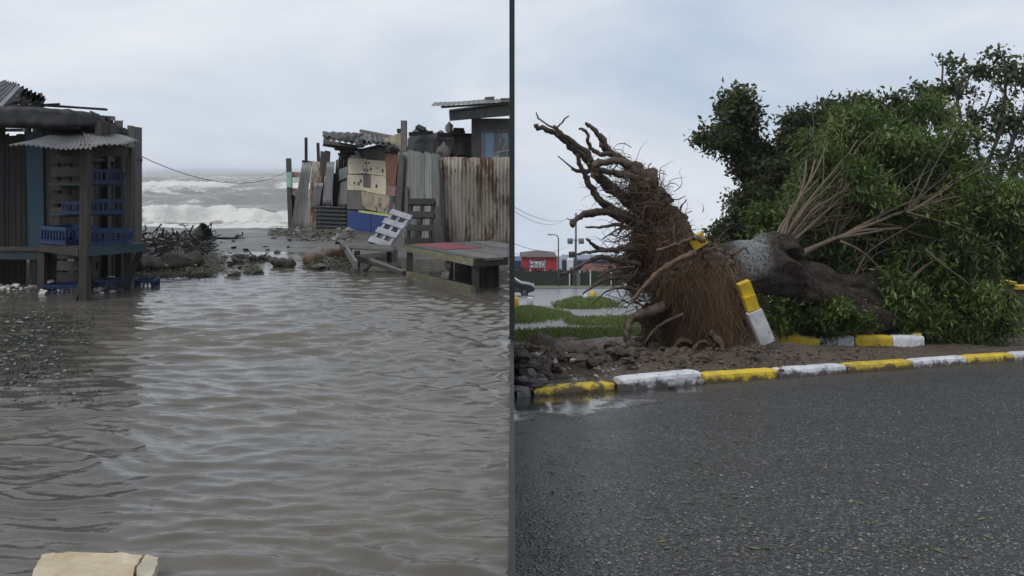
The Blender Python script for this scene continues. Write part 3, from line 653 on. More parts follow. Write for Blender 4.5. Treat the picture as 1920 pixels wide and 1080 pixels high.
CR = Wall(650, 22.4, 748, 20.7)
cr = thing('cream_shack', 'patched cream board shack with bright blue lower wall', 'shack', LG(695, 444))
board('lower_wall', CR, [(651, 432), (745, 446), (745, 452), (651, 442)], M['concrete'], cr, .12, .03)
board('blue_panel', CR, [(651, 394), (695, 399), (695, 436), (651, 430)], M['blue_panel'], cr, .03, .05)
board('blue_panel', CR, [(696, 399), (742, 406), (742, 444), (696, 436)], M['blue_panel'], cr, .03, .05)
board('trim', CR, [(672, 394), (742, 403), (742, 408), (672, 398)], M['lime_strip'], cr, .03, .07)
board('wall_panel', CR, [(652, 296), (687, 298), (687, 325), (652, 326)], M['cream'], cr, .03, .03)
board('wall_panel', CR, [(688, 299), (723, 302), (724, 330), (688, 326)], M['cream'], cr, .03, .035)
board('wall_panel', CR, [(651, 327), (681, 328), (681, 357), (651, 356)], M['cream'], cr, .03, .032)
board('wall_panel', CR, [(695, 328), (724, 331), (724, 366), (695, 361)], M['cream'], cr, .03, .04)
board('shutter', CR, [(681, 327), (695, 328), (694, 352), (681, 350)], M['wood_grey'], cr, .02, .045)
board('wall_panel', CR, [(681, 351), (695, 353), (695, 361), (681, 357)], M['cream'], cr, .03, .034)
board('wall_panel', CR, [(651, 357), (676, 357), (680, 388), (690, 393), (651, 392)], M['wood_grey'], cr, .03, .02)
board('wall_panel', CR, [(677, 358), (745, 370), (745, 404), (690, 393), (680, 386)], M['cream_low'], cr, .03, .025)
board('backing_wall', CR, [(652, 285), (746, 262), (746, 440), (652, 432)], M['wood_dark'], cr, .05, -.03)
mb = MB(); mb.slab([CR(u, v, .03) for u, v in ((656, 297), (660, 287), (668, 283), (675, 287), (677, 297))], CR.n, .03); mb.build('gable_patch', M['pink_board'], cr)
board('gable_board', CR, [(678, 283), (722, 276), (724, 301), (678, 297)], M['hut_wall'], cr, .03, .0)
board('side_board', CR, [(716, 262), (752, 248), (752, 290), (722, 284)], M['cream_low'], cr, .03, .03)
board('vent', CR, [(729, 279), (747, 280), (743, 287), (732, 287)], M['wood_dark'], cr, .02, .05)
for u, v0, w_, h_ in ((684, 304, 3, 3), (690, 304, 3, 3), (682, 316, 2, 5), (688, 318, 2, 4), (706, 314, 3, 2), (716, 317, 2, 7), (704, 346, 3, 6), (663, 341, 2, 4), (671, 341, 2, 6), (675, 336, 2, 6), (694, 314, 2, 6)):
    board('hole', CR, [(u, v0), (u + w_, v0), (u + w_, v0 + h_), (u, v0 + h_)], M['tarp'], cr, .005, .048)
# body and roof of the cream shack
bk = lambda p, d: Vector(p) - CR.n * d
a, b = CR(652, 440), CR(747, 440)
for nm, p, q in (('end_wall', a, bk(a, 2.4)), ('end_wall', b, bk(b, 2.4)), ('rear_wall', bk(a, 2.4), bk(b, 2.4))):
    mb = MB(); d = (q - p).normalized(); mb.slab([(p.x, p.y, 0), (q.x, q.y, 0), (q.x, q.y, 2.2), (p.x, p.y, 2.2)], d.cross(Vector((0, 0, 1))), .04); mb.build(nm, M['wood_dark'], cr)
csheet('roof_sheet', [P(607, 262, 21.4), P(745, 278, 20.2), P(752, 252, 23.2), P(604, 249, 23.6)], 12, M['zinc_dark'], cr, amp=.02, sag=.12, seed=7)
csheet('roof_sheet', [P(604, 256, 21.8), P(668, 261, 21.4), P(690, 250, 22.6), P(608, 247, 22.6)], 6, M['zinc_dark'], cr, amp=.02, sag=.12, seed=3)
csheet('roof_sheet', [P(672, 262, 21.2), P(726, 268, 20.6), P(744, 256, 22.2), P(676, 247, 22.4)], 6, M['zinc_roof'], cr, amp=.03, sag=.08, seed=5)
for p, q, mt in (((606, 266, 21.2), (668, 275, 21.3), 'wood_grey'), ((606, 271, 21.4), (660, 279, 21.5), 'wood_dark'), ((640, 284, 21.6), (705, 264, 21.2), 'wood_brown'), ((628, 279, 21.4), (650, 279, 21.6), 'wood_dark'), ((676, 246, 21.9), (742, 258, 21.2), 'wood_grey'), ((634, 290, 21.8), (664, 288, 22.0), 'wood_dark'), ((650, 300, 21.9), (640, 278, 21.6), 'wood_brown')):
    beam('roof_pole', P(*p), P(*q), .09, .08, M[mt], cr, j=.015)
mb = MB(); mb.rock(P(676, 268, 21.3), (.14, .1, .13), 4); mb.build('rag_bundle', M['cream_low'], cr, True)
board('red_board', Wall(722, 20.9, 752, 20.5), [(722, 287), (747, 290), (741, 348), (724, 345)], M['brick_board'], cr, .025, .12)
board('red_board', Wall(722, 20.9, 752, 20.5), [(724, 345), (743, 346), (741, 368), (723, 366)], M['pink_board'], cr, .025, .10)

PW = Wall(742, 20.3, 832, 19.0)
pf = thing('board_fence', 'grey green upright board fence between cream shack and rusty zinc', 'fence', LG(785, 456))
ed = [746, 760, 768, 782, 796, 810, 825]
planks(PW, ed, cs(745, 288, 760, 283, 830, 290), cs(745, 458, 830, 458), M['wood_green'], pf, gap=.25, lean=0.5)
board('slipped_board', PW, [(748, 290), (758, 290), (752, 400), (740, 400)], M['wood_grey'], pf, .02, .08)
board('slipped_board', PW, [(760, 350), (764, 350), (766, 452), (757, 452)], M['wood_grey'], pf, .02, .06)
beam('post', PW(757, 455, -.08), PW(757.5, 226, -.08), .135, .13, M['wood_grey'], pf)
beam('post', PW(828, 456, -.06), PW(826, 286, -.06), .09, .09, M['wood_dark'], pf)
beam('rail', PW(746, 330, -.06), PW(828, 332, -.06), .05, .1, M['wood_brown'], pf)

ZF = Wall(826, 18.9, 959, 18.3)
zf = thing('zinc_fence', 'tall rust streaked corrugated zinc fence behind the red topped table', 'fence', LG(890, 466))
for i, (u0, u1, tp, mt) in enumerate(((827, 873, 293, 'zinc_rust'), (870, 917, 294, 'zinc_rust'), (914, 957, 293, 'zinc_rust'))):
    csheet('zinc_sheet', [ZF(u0, 474, .0 + .015 * i), ZF(u1, 475, .015 * i), ZF(u1, tp, .015 * i), ZF(u0 - 1, tp, .015 * i)], 6.5, M[mt], zf, amp=.026, sag=.025, rag=.015, seed=i * 3 + 1)
for u in (835, 900, 950): beam('post', ZF(u, 476, -.07), ZF(u, 297, -.07), .07, .07, M['wood_dark'], zf)
beam('rail', ZF(828, 320, -.05), ZF(957, 320, -.05), .05, .08, M['wood_dark'], zf)

# low black felted roof behind the board fence
dk = thing('felt_roofed_shed', 'low black felt roofed shed behind the board fence', 'shed', (-2.2, 21.5, 0))
mb = MB(); n = 26; V = []
for r in range(9):
    for i in range(n):
        u = 764 + (892 - 764) * i / (n - 1); top = np.interp(u, [764, 776, 785, 805, 830, 860, 892], [262, 246, 240, 248, 252, 253, 256]) + 6 * noise.noise(Vector((i * .9, r * .3, 0))) + 3 * noise.noise(Vector((i * 2.1, 1, 0))); y = 20.2 + r * .33
        p = P(u, 291 + (top - 291) * min(1, r / 3.0), y); V.append((p.x, p.y, p.z + (.10 * noise.noise(Vector((i * .9, r * 1.3, 4))))))
mb.add(V, [tuple(x) for x in grid_quads(9, n)]); mb.build('roof', M['tarp'], dk, True)
for nm, p, q in (('front_wall', (-2.42, 20.3), (-.86, 20.3)), ('rear_wall', (-2.7, 22.8), (-.95, 22.8)), ('end_wall', (-2.42, 20.3), (-2.7, 22.8))):
    mb = MB(); d = Vector((q[0] - p[0], q[1] - p[1], 0)); mb.slab([(p[0], p[1], 0), (q[0], q[1], 0), (q[0], q[1], 1.98), (p[0], p[1], 1.98)], d.cross(Vector((0, 0, 1))), .04); mb.build(nm, M['wood_dark'], dk)
for p, q in (((783, 237, 20.9), (797, 245, 20.8)), ((768, 252, 20.6), (812, 249, 20.8)), ((820, 252, 20.9), (888, 255, 21)), ((845, 248, 20.9), (872, 249, 20.9)), ((745, 246, 20.9), (762, 246, 20.9))):
    beam('roof_timber', P(*p), P(*q), .12, .09, M['wood_dark'], dk, j=.02)
mb = MB(); mb.rock(P(842, 241, 20.9), (.10, .09, .14), 9); mb.build('weight_stone', M['rock_pale'], dk, True)
mb = MB(); mb.tube([P(850, 246, 21), P(870, 247, 21)], .09, 10, .1); mb.build('roll', M['tarp'], dk, True)
mb = MB(); mb.rock(P(832, 286, 20.1), (.16, .08, .2), 5); mb.build('torn_sacking', M['wood_grey'], dk, True)

# tall hut with slab roof
HT = Wall(886, 20.0, 957, 19.8)
ht = thing('grey_hut', 'taller grey hut with slab roof and pale blue shutter', 'hut', (-.45, 20.5, 0))
board('front_wall', HT, [(888, 222), (904, 222), (904, 450), (888, 450)], M['hut_wall'], ht, .08)
board('front_wall', HT, [(904, 222), (957, 222), (957, 247), (904, 247)], M['hut_wall'], ht, .08, .002)
board('front_wall', HT, [(904, 300), (957, 300), (957, 450), (904, 450)], M['hut_wall'], ht, .08, .002)
board('shutter', HT, [(906, 248), (957, 248), (957, 300), (906, 300)], M['hut_blue'], ht, .03, -.02)
board('window_frame', HT, [(903, 244), (906, 244), (906, 300), (903, 300)], M['wood_pale'], ht, .03, .03)
board('window_frame', HT, [(903, 243), (957, 243), (957, 247), (903, 247)], M['wood_grey'], ht, .03, .03)
beam('hinged_stay', HT(929, 286, .12), HT(957, 281, .2), .03, .03, M['wood_pale'], ht)
p0, p1 = HT(888, 400), HT(957, 400)
for nm, a, b in (('end_wall', (p0.x, p0.y), (p0.x, p0.y + 2.2)), ('end_wall', (p1.x, p1.y), (p1.x, p1.y + 2.2)), ('rear_wall', (p0.x, p0.y + 2.2), (p1.x, p1.y + 2.2))):
    mb = MB(); d = Vector((b[0] - a[0], b[1] - a[1], 0)); mb.slab([(a[0], a[1], 0), (b[0], b[1], 0), (b[0], b[1], 2.8), (a[0], a[1], 2.8)], d.cross(Vector((0, 0, 1))), .05); mb.build(nm, M['hut_wall'], ht)
mb = MB(); mb.slab([P(842, 212, 19.4), P(957, 196, 19.4), P(957, 190, 22), P(842, 205, 22)], (0, 0, 1), .02); mb.slab([P(842, 212, 19.39), P(957, 197, 19.39), P(957, 216, 19.39), P(843, 226, 19.39)], (0, -1, 0), .18); mb.build('roof_slab', M['hut_wall'], ht)
csheet('roof_sheet', [P(806, 199, 19.2), P(957, 190, 19.1), P(957, 184, 21.4), P(815, 192, 21.4)], 16, M['zinc_roof'], ht, amp=.006, sag=.03, seed=8)
mb = MB(); mb.beam(P(827, 201, 19.3), P(957, 193, 19.3), .06, .05, None, .006); mb.build('purlin', M['wood_grey'], ht)
for u, v in ((918, 184), (948, 187)): beam('roof_weight', P(u - 9, v + 1, 19.6), P(u + 9, v + 1, 19.6), .14, .07, M['wood_grey'], ht, j=.01)

# --- tables, pallets on the right bank
def deck(t, c, du, dv, L_, n, pw, z, mat, clipx=None, slope=0.0, skew=0.0):
    du = Vector(du).normalized(); dv = Vector(dv).normalized()
    for i in range(n):
        a = Vector(c) + dv * (pw * (i + .5)) + du * (rnd.uniform(-.03, .03) + skew * i); b = a + du * (L_ + rnd.uniform(-.04, .04))
        if clipx is not None and b.x > clipx: b = a + du * ((clipx - a.x) / du.x)
        a.z = z; b.z = z + slope * (b - a).length
        beam('plank', a, b, pw - .008, .03, mat, t, dv, .003)
tb = thing('long_table', 'long low wooden table with mossy edge board over the flood water', 'table', (-1, 12.8, 0))
A, B = Vector((-1.72, 13.85, 0)), Vector((-.50, 11.62, 0)); du = (B - A).normalized(); dv = Vector((-du.y, du.x, 0))
if dv.x < 0: dv = -dv
deck(tb, A, du, dv, (B - A).length, 11, .14, .44, M['wood_flat'], -.03)
beam('edge_board', (A.x, A.y, .40), (B.x, B.y, .40), .035, .09, M['wood_lichen'], tb, dv, .005)
e_ = B + dv * .50; beam('end_board', (B.x, B.y, .395), (min(e_.x, -.04), e_.y, .395), .035, .1, M['wood_dark'], tb, du)
for q, k in ((A + du * .15 + dv * .06, 0), (B - du * .08 + dv * .06, 0), (A + du * 1.2 + dv * .9, 1), (B - du * .35 + dv * .42, 1), (A + du * .2 + dv * 1.2, 1)):
    beam('leg', (q.x, q.y, -.25), (q.x, q.y, .425), .09, .09, M['wood_brown'] if k == 0 else M['wood_dark'], tb)
q0, q1 = A + du * .05, B - du * .02; beam('bottom_rail', (q0.x, q0.y, .02), (q1.x, q1.y, .045), .07, .07, M['wood_lichen'], tb, dv, .012)
mb = MB(); q0, q1 = A + dv * .85 + du * .1, A + dv * .85 + du * 1.55; mb.slab([(q0.x, q0.y, -.2), (q1.x, q1.y, -.2), (q1.x, q1.y, .41), (q0.x, q0.y, .41)], -dv, .02); mb.build('shade_panel', M['wood_dark'], tb)  # dark panel added to give the shade beneath the table
for f_ in (.2, .45, .62, .8):
    q = A + du * (B - A).length * f_ + dv * .6; beam('inner_board', (q.x, q.y, -.2), (q.x, q.y, .42), .13, .02, M['wood_dark'], tb, du)
mb = MB(); n = 12; V = []
for r in range(5):
    for i in range(n):
        q = A + du * (.05 + 1.15 * i / (n - 1)) + dv * (.18 + .62 * r / 4 + .06 * noise.noise(Vector((i, r, 3)))); V.append((q.x, q.y, .462 + .008 * noise.noise(Vector((i * .8, r * .8, 1)))))
mb.add(V, [tuple(x) for x in grid_quads(5, n)]); o = mb.build('cloth', M['red_cloth'], None, True); md = o.modifiers.new('thickness', 'SOLIDIFY'); md.thickness = .008
tag(o, 'faded red sheet spread flat over the end of the long table', 'cloth')
mb = MB(); q = A + du * .9 + dv * .35; mb.slab([(q.x - .06, q.y - .3, .05), (q.x + .05, q.y - .3, .03), (q.x + .09, q.y - .28, .33), (q.x + .02, q.y - .28, .36)], (0, -1, 0), .02); tag(mb.build('rag', M['litter']), 'torn pale rag hanging under the long table', 'rag')
t2 = thing('low_platform', 'collapsed low plank platform beside the pale leaning pallet', 'platform', LG(690, 495))
c = LG(647, 463, .30); deck(t2, c + Vector((0, -.0, 0)), (1, -.62, 0), (-.25, 1, 0), 1.15, 7, .15, .28, M['wood_flat'])
beam('edge_board', LG(648, 466, .24), LG(668, 497, .2), .05, .12, M['wood_grey'], t2)
beam('edge_board', LG(668, 484, .22), LG(752, 506, .02), .05, .10, M['wood_brown'], t2)
beam('fallen_beam', LG(690, 488, .18), LG(758, 512, .03), .07, .07, M['wood_grey'], t2)
for u, v in ((670, 500), (730, 492), (655, 482)): q = LG(u, v); beam('leg', (q.x, q.y, -.2), (q.x, q.y, .27), .08, .08, M['wood_dark'], t2)
beam('brace', LG(684, 508), LG(705, 482, .2), .05, .05, M['wood_dark'], t2)
mb = MB(); mb.slab([P(672, 478, 16.4), P(745, 470, 16.3), P(745, 510, 15.2), P(672, 500, 15.6)], (0, -1, .2), .03); mb.build('backing', M['wood_dark'], t2)
o = make_pallet('pale washed out pallet leaning against a darker one', M['wood_pale'], 4, .44, .86)
a, b = P(697, 452, 15.9), P(727, 472, 15.5); top = P(739, 399, 16.6)
xd = b - a; pose(o, (P(734, 436, 16.2)), P(776, 411, 16.3) - P(739, 399, 16.45), P(757, 405, 16.5) - P(712, 465, 15.95))
o = make_pallet('dark grey pallet propped upright against the board fence', M['wood_dark'], 4, .55, .95); pose(o, P(790, 418, 17.9), (1, -.15, 0), (.0, .35, 1))
beam_t = thing('drain_pipe', 'short grey pipe standing behind the pallets', 'pipe', P(775, 450, 18.2)); mb = MB(); mb.tube([P(776, 455, 18.3), P(776, 396, 18.5)], .10, 12); mb.build('tube', M['concrete'], beam_t, True)
t_ = thing('leaning_boards', 'two rotten boards leaning on the joint of board and zinc fences', 'boards', LG(820, 462))
mb = MB(); mb.slab([PW(808, 385, .2), PW(826, 388, .2), PW(834, 462, .45), PW(806, 460, .45)], PW.n, .03); mb.build('board', M['wood_brown'], t_); mb = MB(); mb.slab([PW(823, 300, .1), PW(829, 300, .1), PW(836, 466, .4), PW(828, 466, .4)], PW.n, .03); mb.build('board', M['wood_dark'], t_)
# ================================================================== debris on the beach and in the lane
def stuff(o, label, cat): o['kind'] = 'stuff'; return tag(o, label, cat)
def ground_l(u, v):
    p = LG(u, v)
    for _ in range(4): p = LG(u, v, max(sandh(p.x, p.y), 0.0))
    return p
def smooth_path(pts, n=6):                        # Catmull-Rom through 3D points
    out = []; p = [pts[0]] + list(pts) + [pts[-1]]
    for i in range(1, len(p) - 2):
        for k in range(n):
            t = k / n; a, b, c, d = p[i - 1], p[i], p[i + 1], p[i + 2]
            out.append(.5 * ((2 * b) + (c - a) * t + (2 * a - 5 * b + 4 * c - d) * t * t + (3 * b - a - 3 * c + d) * t ** 3))
    out.append(pts[-1]); return out
def log_(u0, v0, u1, v1, r0, r1, label, mat='bark_wet'):
    a, b = ground_l(u0, v0), ground_l(u1, v1); a.z += r0 * .8; b.z += r1 * .8
    t = thing('driftwood_log', label, 'log', a.lerp(b, .5)); n = 9; mb = MB()
    pts = [a.lerp(b, i / (n - 1)) + Vector((0, .03 * math.sin(i), .03 * math.sin(i * 1.7))) for i in range(n)]
    mb.tube(smooth_path(pts, 4), list(np.linspace(r0, r1, 4 * (n - 1) + 1)), 20, .2, u0); mb.build('trunk', M[mat], t, True)
    d = (b - a).normalized(); mb = MB(); mb.tube([b - d * .01, b + d * .012], r1 * .86, 12, .1); mb.build('cut_face', M['wood_grey'], t)
log_(258, 512, 372, 502, .13, .15, 'thick mossy log lying at the water edge near the stall')
log_(576, 498, 640, 484, .09, .13, 'reddish broken log at the water edge near the platform', 'root_pale')
log_(508, 499, 548, 501, .07, .08, 'short dark log half sunk in the beach pool')
log_(470, 490, 506, 488, .05, .05, 'thin pole lying beside the dark stone in the beach pool')
# woven basket on its side
t_ = thing('broken_basket', 'black woven basket tipped on its side in the wreckage', 'basket', ground_l(370, 462))
c = ground_l(372, 462) + Vector((0, 0, .20)); ax = Vector((.8, -.1, .45)).normalized(); sx_ = Vector((.1, 1, 0)); sx_ = (sx_ - ax * sx_.dot(ax)).normalized(); sy_ = ax.cross(sx_)
mb = MB(); V = []; n = 20
for r in range(7):
    f_ = r / 6
    for i in range(n): t = 2 * math.pi * i / n; rr = (.13 + .07 * f_) * (1 + .25 * noise.noise(Vector((i * .5, r * .6, 3)))); V.append(c + ax * (-.2 + .4 * f_) + (sx_ * math.cos(t) + sy_ * math.sin(t)) * rr * (1 + .05 * ((i + r) % 2)))
F_ = [(r * n + i, r * n + (i + 1) % n, (r + 1) * n + (i + 1) % n, (r + 1) * n + i) for r in range(6) for i in range(n)]; F_.append(tuple(range(n - 1, -1, -1)))
mb.add(V, F_); o = mb.build('body', M['tarp'], t_); md = o.modifiers.new('thickness', 'SOLIDIFY'); md.thickness = .02
mb = MB(); e0 = c + ax * .2; mb.tube([e0 + (sx_ * math.cos(2 * math.pi * i / 20) + sy_ * math.sin(2 * math.pi * i / 20)) * .205 for i in range(21)], .022, 6); mb.build('rim', M['wood_dark'], t_, True)
mb = MB(); mb.tube([e0 + sx_ * .19, e0 + ax * .08 + sx_ * .1 + Vector((0, 0, .15)), e0 - sx_ * .19], .013, 6); mb.build('handle', M['wood_dark'], t_, True)
# stones
rocks = [(455, 491, .17, 'dark rounded stone sitting in the beach pool', 'rock'), (285, 470, .20, 'pale grey boulder in wreckage behind the mossy log', 'rock_pale'), (305, 486, .13, 'small dark stone touching the mossy log', 'rock'), (437, 516, .12, 'square pale stone standing in the flood edge', 'rock_pale'),
         (262, 500, .14, 'grey stone tucked behind the stall brace', 'rock_pale'), (330, 478, .15, 'dark flat stone behind the mossy log', 'rock'), (618, 494, .12, 'brown stone beside the reddish log', 'rock'), (600, 505, .13, 'weed covered stone in front of the reddish log', 'rock'), (655, 436, .13, 'pale stone at the foot of the blue wall', 'rock_pale'),
         (520, 474, .07, 'small stone alone in the shallow beach pool', 'rock'), (560, 438, .12, 'pale stone below the scrap fence', 'rock_pale'), (590, 446, .14, 'dark stone in weed by the zinc gate', 'rock'), (246, 530, .10, 'white stone in the water under the stall brace', 'rock_pale'), (632, 450, .10, 'pale stone in front of the zinc gate', 'rock_pale')]
for i, (u, v, r, lb, mt) in enumerate(rocks):
    r *= .78; p = ground_l(u, v); mb = MB(); mb.rock((p.x, p.y, p.z + r * .3), (r * 1.2, r, r * .75), i, 3, .75); tag(mb.build('stone', M[mt], None, False), lb, 'stone')
# wreckage: broken sticks heaped on the left bank (each a thing of its own only where it can be told apart)
sticks = [(262, 462, 300, 440, 'upturned forked branch in wreckage beside plank fence'), (300, 458, 352, 446, 'long stick jutting over the wreckage heap'), (268, 446, 272, 424, 'thin curled vine standing up from wreckage'), (330, 452, 322, 430, 'splintered lath sticking up beside the black basket'), (395, 448, 460, 448, 'thin straight stick lying on the open sand'), (440, 449, 455, 437, 'short twig leaning on the sand stick')]
for u0, v0, u1, v1, lb in sticks:
    a = ground_l(u0, v0); b = P(u1, v1, a.y - .05) if v1 < v0 - 5 else ground_l(u1, v1); mb = MB()
    pts = [a.lerp(b, i / 5) + Vector((.03 * math.sin(i * 1.9), 0, .05 * math.sin(i * 1.3) * (v1 < v0 - 5) + .02)) for i in range(6)]
    mb.tube(pts, [.03 - .003 * i for i in range(6)], 6, .3, u0); tag(mb.build('stick', M['wood_dark'], None, True), lb, 'stick')
def heap(name, label, cat, mat, pts, n, size, hgt, seed, kind='stick'):
    rg = random.Random(seed); mb = MB()
    for _ in range(n):
        (u0, v0, u1, v1) = rg.choice(pts); p = ground_l(rg.uniform(u0, u1), rg.uniform(v0, v1)); z = p.z + rg.random() ** 2 * hgt
        if kind == 'stick':
            d = Vector((rg.gauss(0, 1), rg.gauss(0, 1), rg.gauss(0, .35))).normalized() * size * rg.uniform(.4, 1.6); mb.beam((p.x, p.y, z), Vector((p.x, p.y, max(z, .0))) + d, size * .16 * rg.uniform(.3, 1), size * .09, None, size * .02)
        elif kind == 'chip':
            M_ = Matrix.Rotation(rg.uniform(0, 6.3), 3, 'Z') @ Matrix.Rotation(rg.gauss(0, .45), 3, 'X'); k = size * rg.uniform(.3, 1.5); mb.box((p.x, p.y, z + k * .1), (k, k * rg.uniform(.3, .9), k * .14), M_, k * .15)
        else:
            for _k in range(6):
                a = rg.uniform(0, 6.3); L_ = size * rg.uniform(.5, 1.3); c_ = Vector((p.x + rg.gauss(0, size), p.y + rg.gauss(0, size), z)); d = Vector((math.cos(a), math.sin(a), rg.uniform(-.1, .5))) * L_; s_ = Vector((-math.sin(a), math.cos(a), rg.uniform(-.4, .4))) * L_ * .22
                mb.add([c_, c_ + d * .5 + s_, c_ + d, c_ + d * .5 - s_], [(0, 1, 2, 3)])
    return stuff(mb.build(name, mat), label, cat)
LB = [(250, 445, 330, 475), (300, 440, 400, 478), (262, 470, 380, 500), (330, 450, 395, 480)]
heap('wreckage', 'tangled heap of broken sticks on the bank beside plank fence', 'debris', M['wood_brown'], LB, 480, .22, .24, 1)
heap('bank_litter', 'pale litter and rubble scattered through the bank wreckage', 'litter', M['litter'], LB + [(270, 500, 400, 512)], 120, .09, .2, 2, 'chip')
heap('seaweed_bank', 'green brown weed strewn along the water edge', 'seaweed', M['seaweed'], [(262, 505, 400, 520), (370, 478, 425, 510), (350, 500, 400, 520)] * 2 + [(290, 440, 400, 475), (460, 500, 485, 515)], 1900, .042, .07, 3, 'weed')
heap('seaweed_fence', 'green brown weed heaped below the scrap fence and zinc gate', 'seaweed', M['seaweed'], [(505, 430, 560, 442), (540, 434, 660, 452), (575, 486, 655, 505), (600, 475, 655, 492)], 1700, .042, .1, 4, 'weed')
heap('fence_litter', 'pale bottles and rubble scattered below the scrap fence', 'litter', M['litter'], [(515, 432, 590, 444), (560, 436, 665, 455), (630, 440, 670, 466)], 80, .08, .1, 5, 'chip')
heap('dark_scraps', 'dark wet scraps scattered over sand and pool', 'litter', M['wood_dark'], [(400, 436, 640, 480), (420, 480, 560, 515), (385, 470, 480, 505), (505, 428, 660, 452)], 80, .09, .02, 6, 'chip')
heap('stall_litter', 'pale rubbish floating under the crate stall', 'litter', M['litter'], [(80, 530, 240, 552), (175, 515, 235, 530), (0, 540, 90, 550)], 150, .08, .05, 7, 'chip')
heap('floating_litter', 'white and brown flecks of rubbish floating on the dark water', 'litter', M['litter'], [(0, 585, 165, 690), (0, 585, 130, 720), (0, 600, 80, 735), (10, 575, 160, 640), (0, 575, 210, 760)], 330, .026, .002, 8, 'chip')
M['weed_black'] = plain('blackish_weed', (.012, .016, .009), (.03, .034, .018), 9, .5, .2)  # weed blackened to paint the shack's dark reflection onto the water
heap('reflection_weed', 'blackened weed flecks standing in for the dark shack reflection on the water', 'seaweed', M['weed_black'], [(0, 590, 130, 680), (0, 590, 100, 720), (10, 600, 165, 650), (0, 575, 200, 760), (0, 580, 175, 700)], 3400, .021, .002, 9, 'weed')
# floating foam board close by
def m_foamslab():
    m, t = newmat('soaked_cream_board'); co = oco(t); n = noi(t, co, 5, 6, .7, .5); f = noi(t, co, 30, 4, .7)
    col = mixc(t, ramp(t, n, [(.35, 0.), (.65, 1.)]), (.56, .49, .36), (.40, .29, .15)); col = mixc(t, ramp(t, f, [(.6, 0.), (.8, .5)]), col, (.25, .2, .14))
    return finish(m, t, col, .45, f, .4, .01)
M['foam_slab'] = m_foamslab()
t_ = thing('broken_board', 'soaked cream board floating in the muddy water', 'board', LG(180, 1060))
mb = MB(); q = [LG(52, 1092, .05), LG(78, 1040, .045), LG(128, 1034, .06), (LG(270, 1040, .065)), (LG(252, 1062, .06)), LG(246, 1100, .05)]
def worn(q, sd_):                                 # outline with broken, uneven edges
    return [Vector(q[i]).lerp(Vector(q[(i + 1) % len(q)]), k / 7) + Vector((.012 * noise.noise(Vector((i * 3 + k * .8, sd_, 1))), .016 * noise.noise(Vector((i * 3 + k * .9, sd_, 5))), .008 * noise.noise(Vector((i + k * .3, sd_, 9))))) for i in range(len(q)) for k in range(7)]
mb.slab(worn(q, 1), (0, 0, 1), .06); mb.build('core', M['foam_slab'], t_)
mb = MB(); q = [LG(274, 1040, .068), LG(297, 1044, .055), LG(288, 1078, .05), LG(262, 1100, .055), LG(256, 1066, .066)]
mb.slab(worn(q, 6), (0, 0, 1), .07); mb.build('end_piece', M['cream'], t_)

# ================================================================== ROAD SIDE: kerbs
def kerb(name, a, b, hgt, wid, mat, parent=None, seed=0, M_=None):
    a, b = Vector(a), Vector(b); d = (b - a); L_ = d.length; d.normalize(); up = Vector((0, 0, 1)); up = (up - d * up.dot(d)).normalized(); s = d.cross(up)
    if s.y > 0: s = -s                            # towards the road
    prof = [(-wid / 2, -.10), (-wid / 2, hgt - .02), (-wid / 2 + .02, hgt), (wid / 2 - .055, hgt), (wid / 2 - .015, hgt - .025), (wid / 2, hgt - .07), (wid / 2 + .008, -.10)]
    n = 13; V = []; mb = MB()
    for i in range(n):
        f_ = i / (n - 1); e_ = .012 if i in (0, n - 1) else 0
        for x, z in prof:
            k = Vector((x * 5 + seed * 3.3, z * 5, f_ * 7)); j = noise.noise(k) * .012 + noise.noise(k * 4) * .006; x2 = x * (1 - (e_ * 1.2)); z2 = z - (e_ if z > 0 else 0)
            V.append(a + d * (L_ * f_) + s * (x2 + j) + up * (z2 + j * .7))
    m_ = len(prof); fs = [(i * m_ + q, (i + 1) * m_ + q, (i + 1) * m_ + (q + 1) % m_, i * m_ + (q + 1) % m_) for i in range(n - 1) for q in range(m_)]
    fs += [tuple(range(m_)), tuple(range((n - 1) * m_ + m_ - 1, (n - 1) * m_ - 1, -1))]
    mb.add(V, fs); me = mb.mesh(name, mat, False)
    o = lk(name, me, parent); return o
def kp(x, off=0.0, up=0.0): y = kerb_y(x) + .11 + off; return Vector((x, y, gz(y) + up))
rk = thing('road_kerb', 'long row of yellow and white kerb blocks along the wet road', 'kerb', kp(6))
xs = [2.78, 4.06, 5.38, 6.80, 8.05, 9.25, 10.6, 11.9, 13.3]
for i in range(len(xs) - 1):
    kerb('kerb_block', kp(xs[i] + .012), kp(xs[i + 1] - .012), .15, .2, M['kerb_yellow'] if i % 2 == 0 else M['kerb_white'], rk, i)
o = kerb('kerb_block', kp(.25, .02, -.02), kp(1.38, 0, -.01), .125, .2, M['kerb_yellow'], None, 20); tag(o, 'yellow kerb block at the road edge beside the loose white block', 'kerb block')
o = kerb('kerb_block', kp(1.46, -.06, .02), kp(2.70, -.02, .05), .155, .22, M['kerb_white'], None, 21); tag(o, 'loose white kerb block pushed askew over the road', 'kerb block')
o = kerb('kerb_block', kp(-.0 + .03, .05, -.03), kp(.20, .04, -.02), .15, .2, M['concrete'], None, 22); tag(o, 'broken grey stub of kerb at the road edge', 'kerb block')
mb = MB(); p = kp(2.74, -.14, .04); mb.rock(p, (.06, .05, .06), 3); tag(mb.build('kerb_chip', M['rock_pale'], None, True), 'small pale chip fallen at the end of loose white block', 'kerb chip')
mb = MB(); p = kp(2.25, -.34, .05); mb.rock(p, (.07, .05, .05), 6); tag(mb.build('kerb_chip', M['rock_pale'], None, True), 'pale stone lying on the road before loose white block', 'kerb chip')
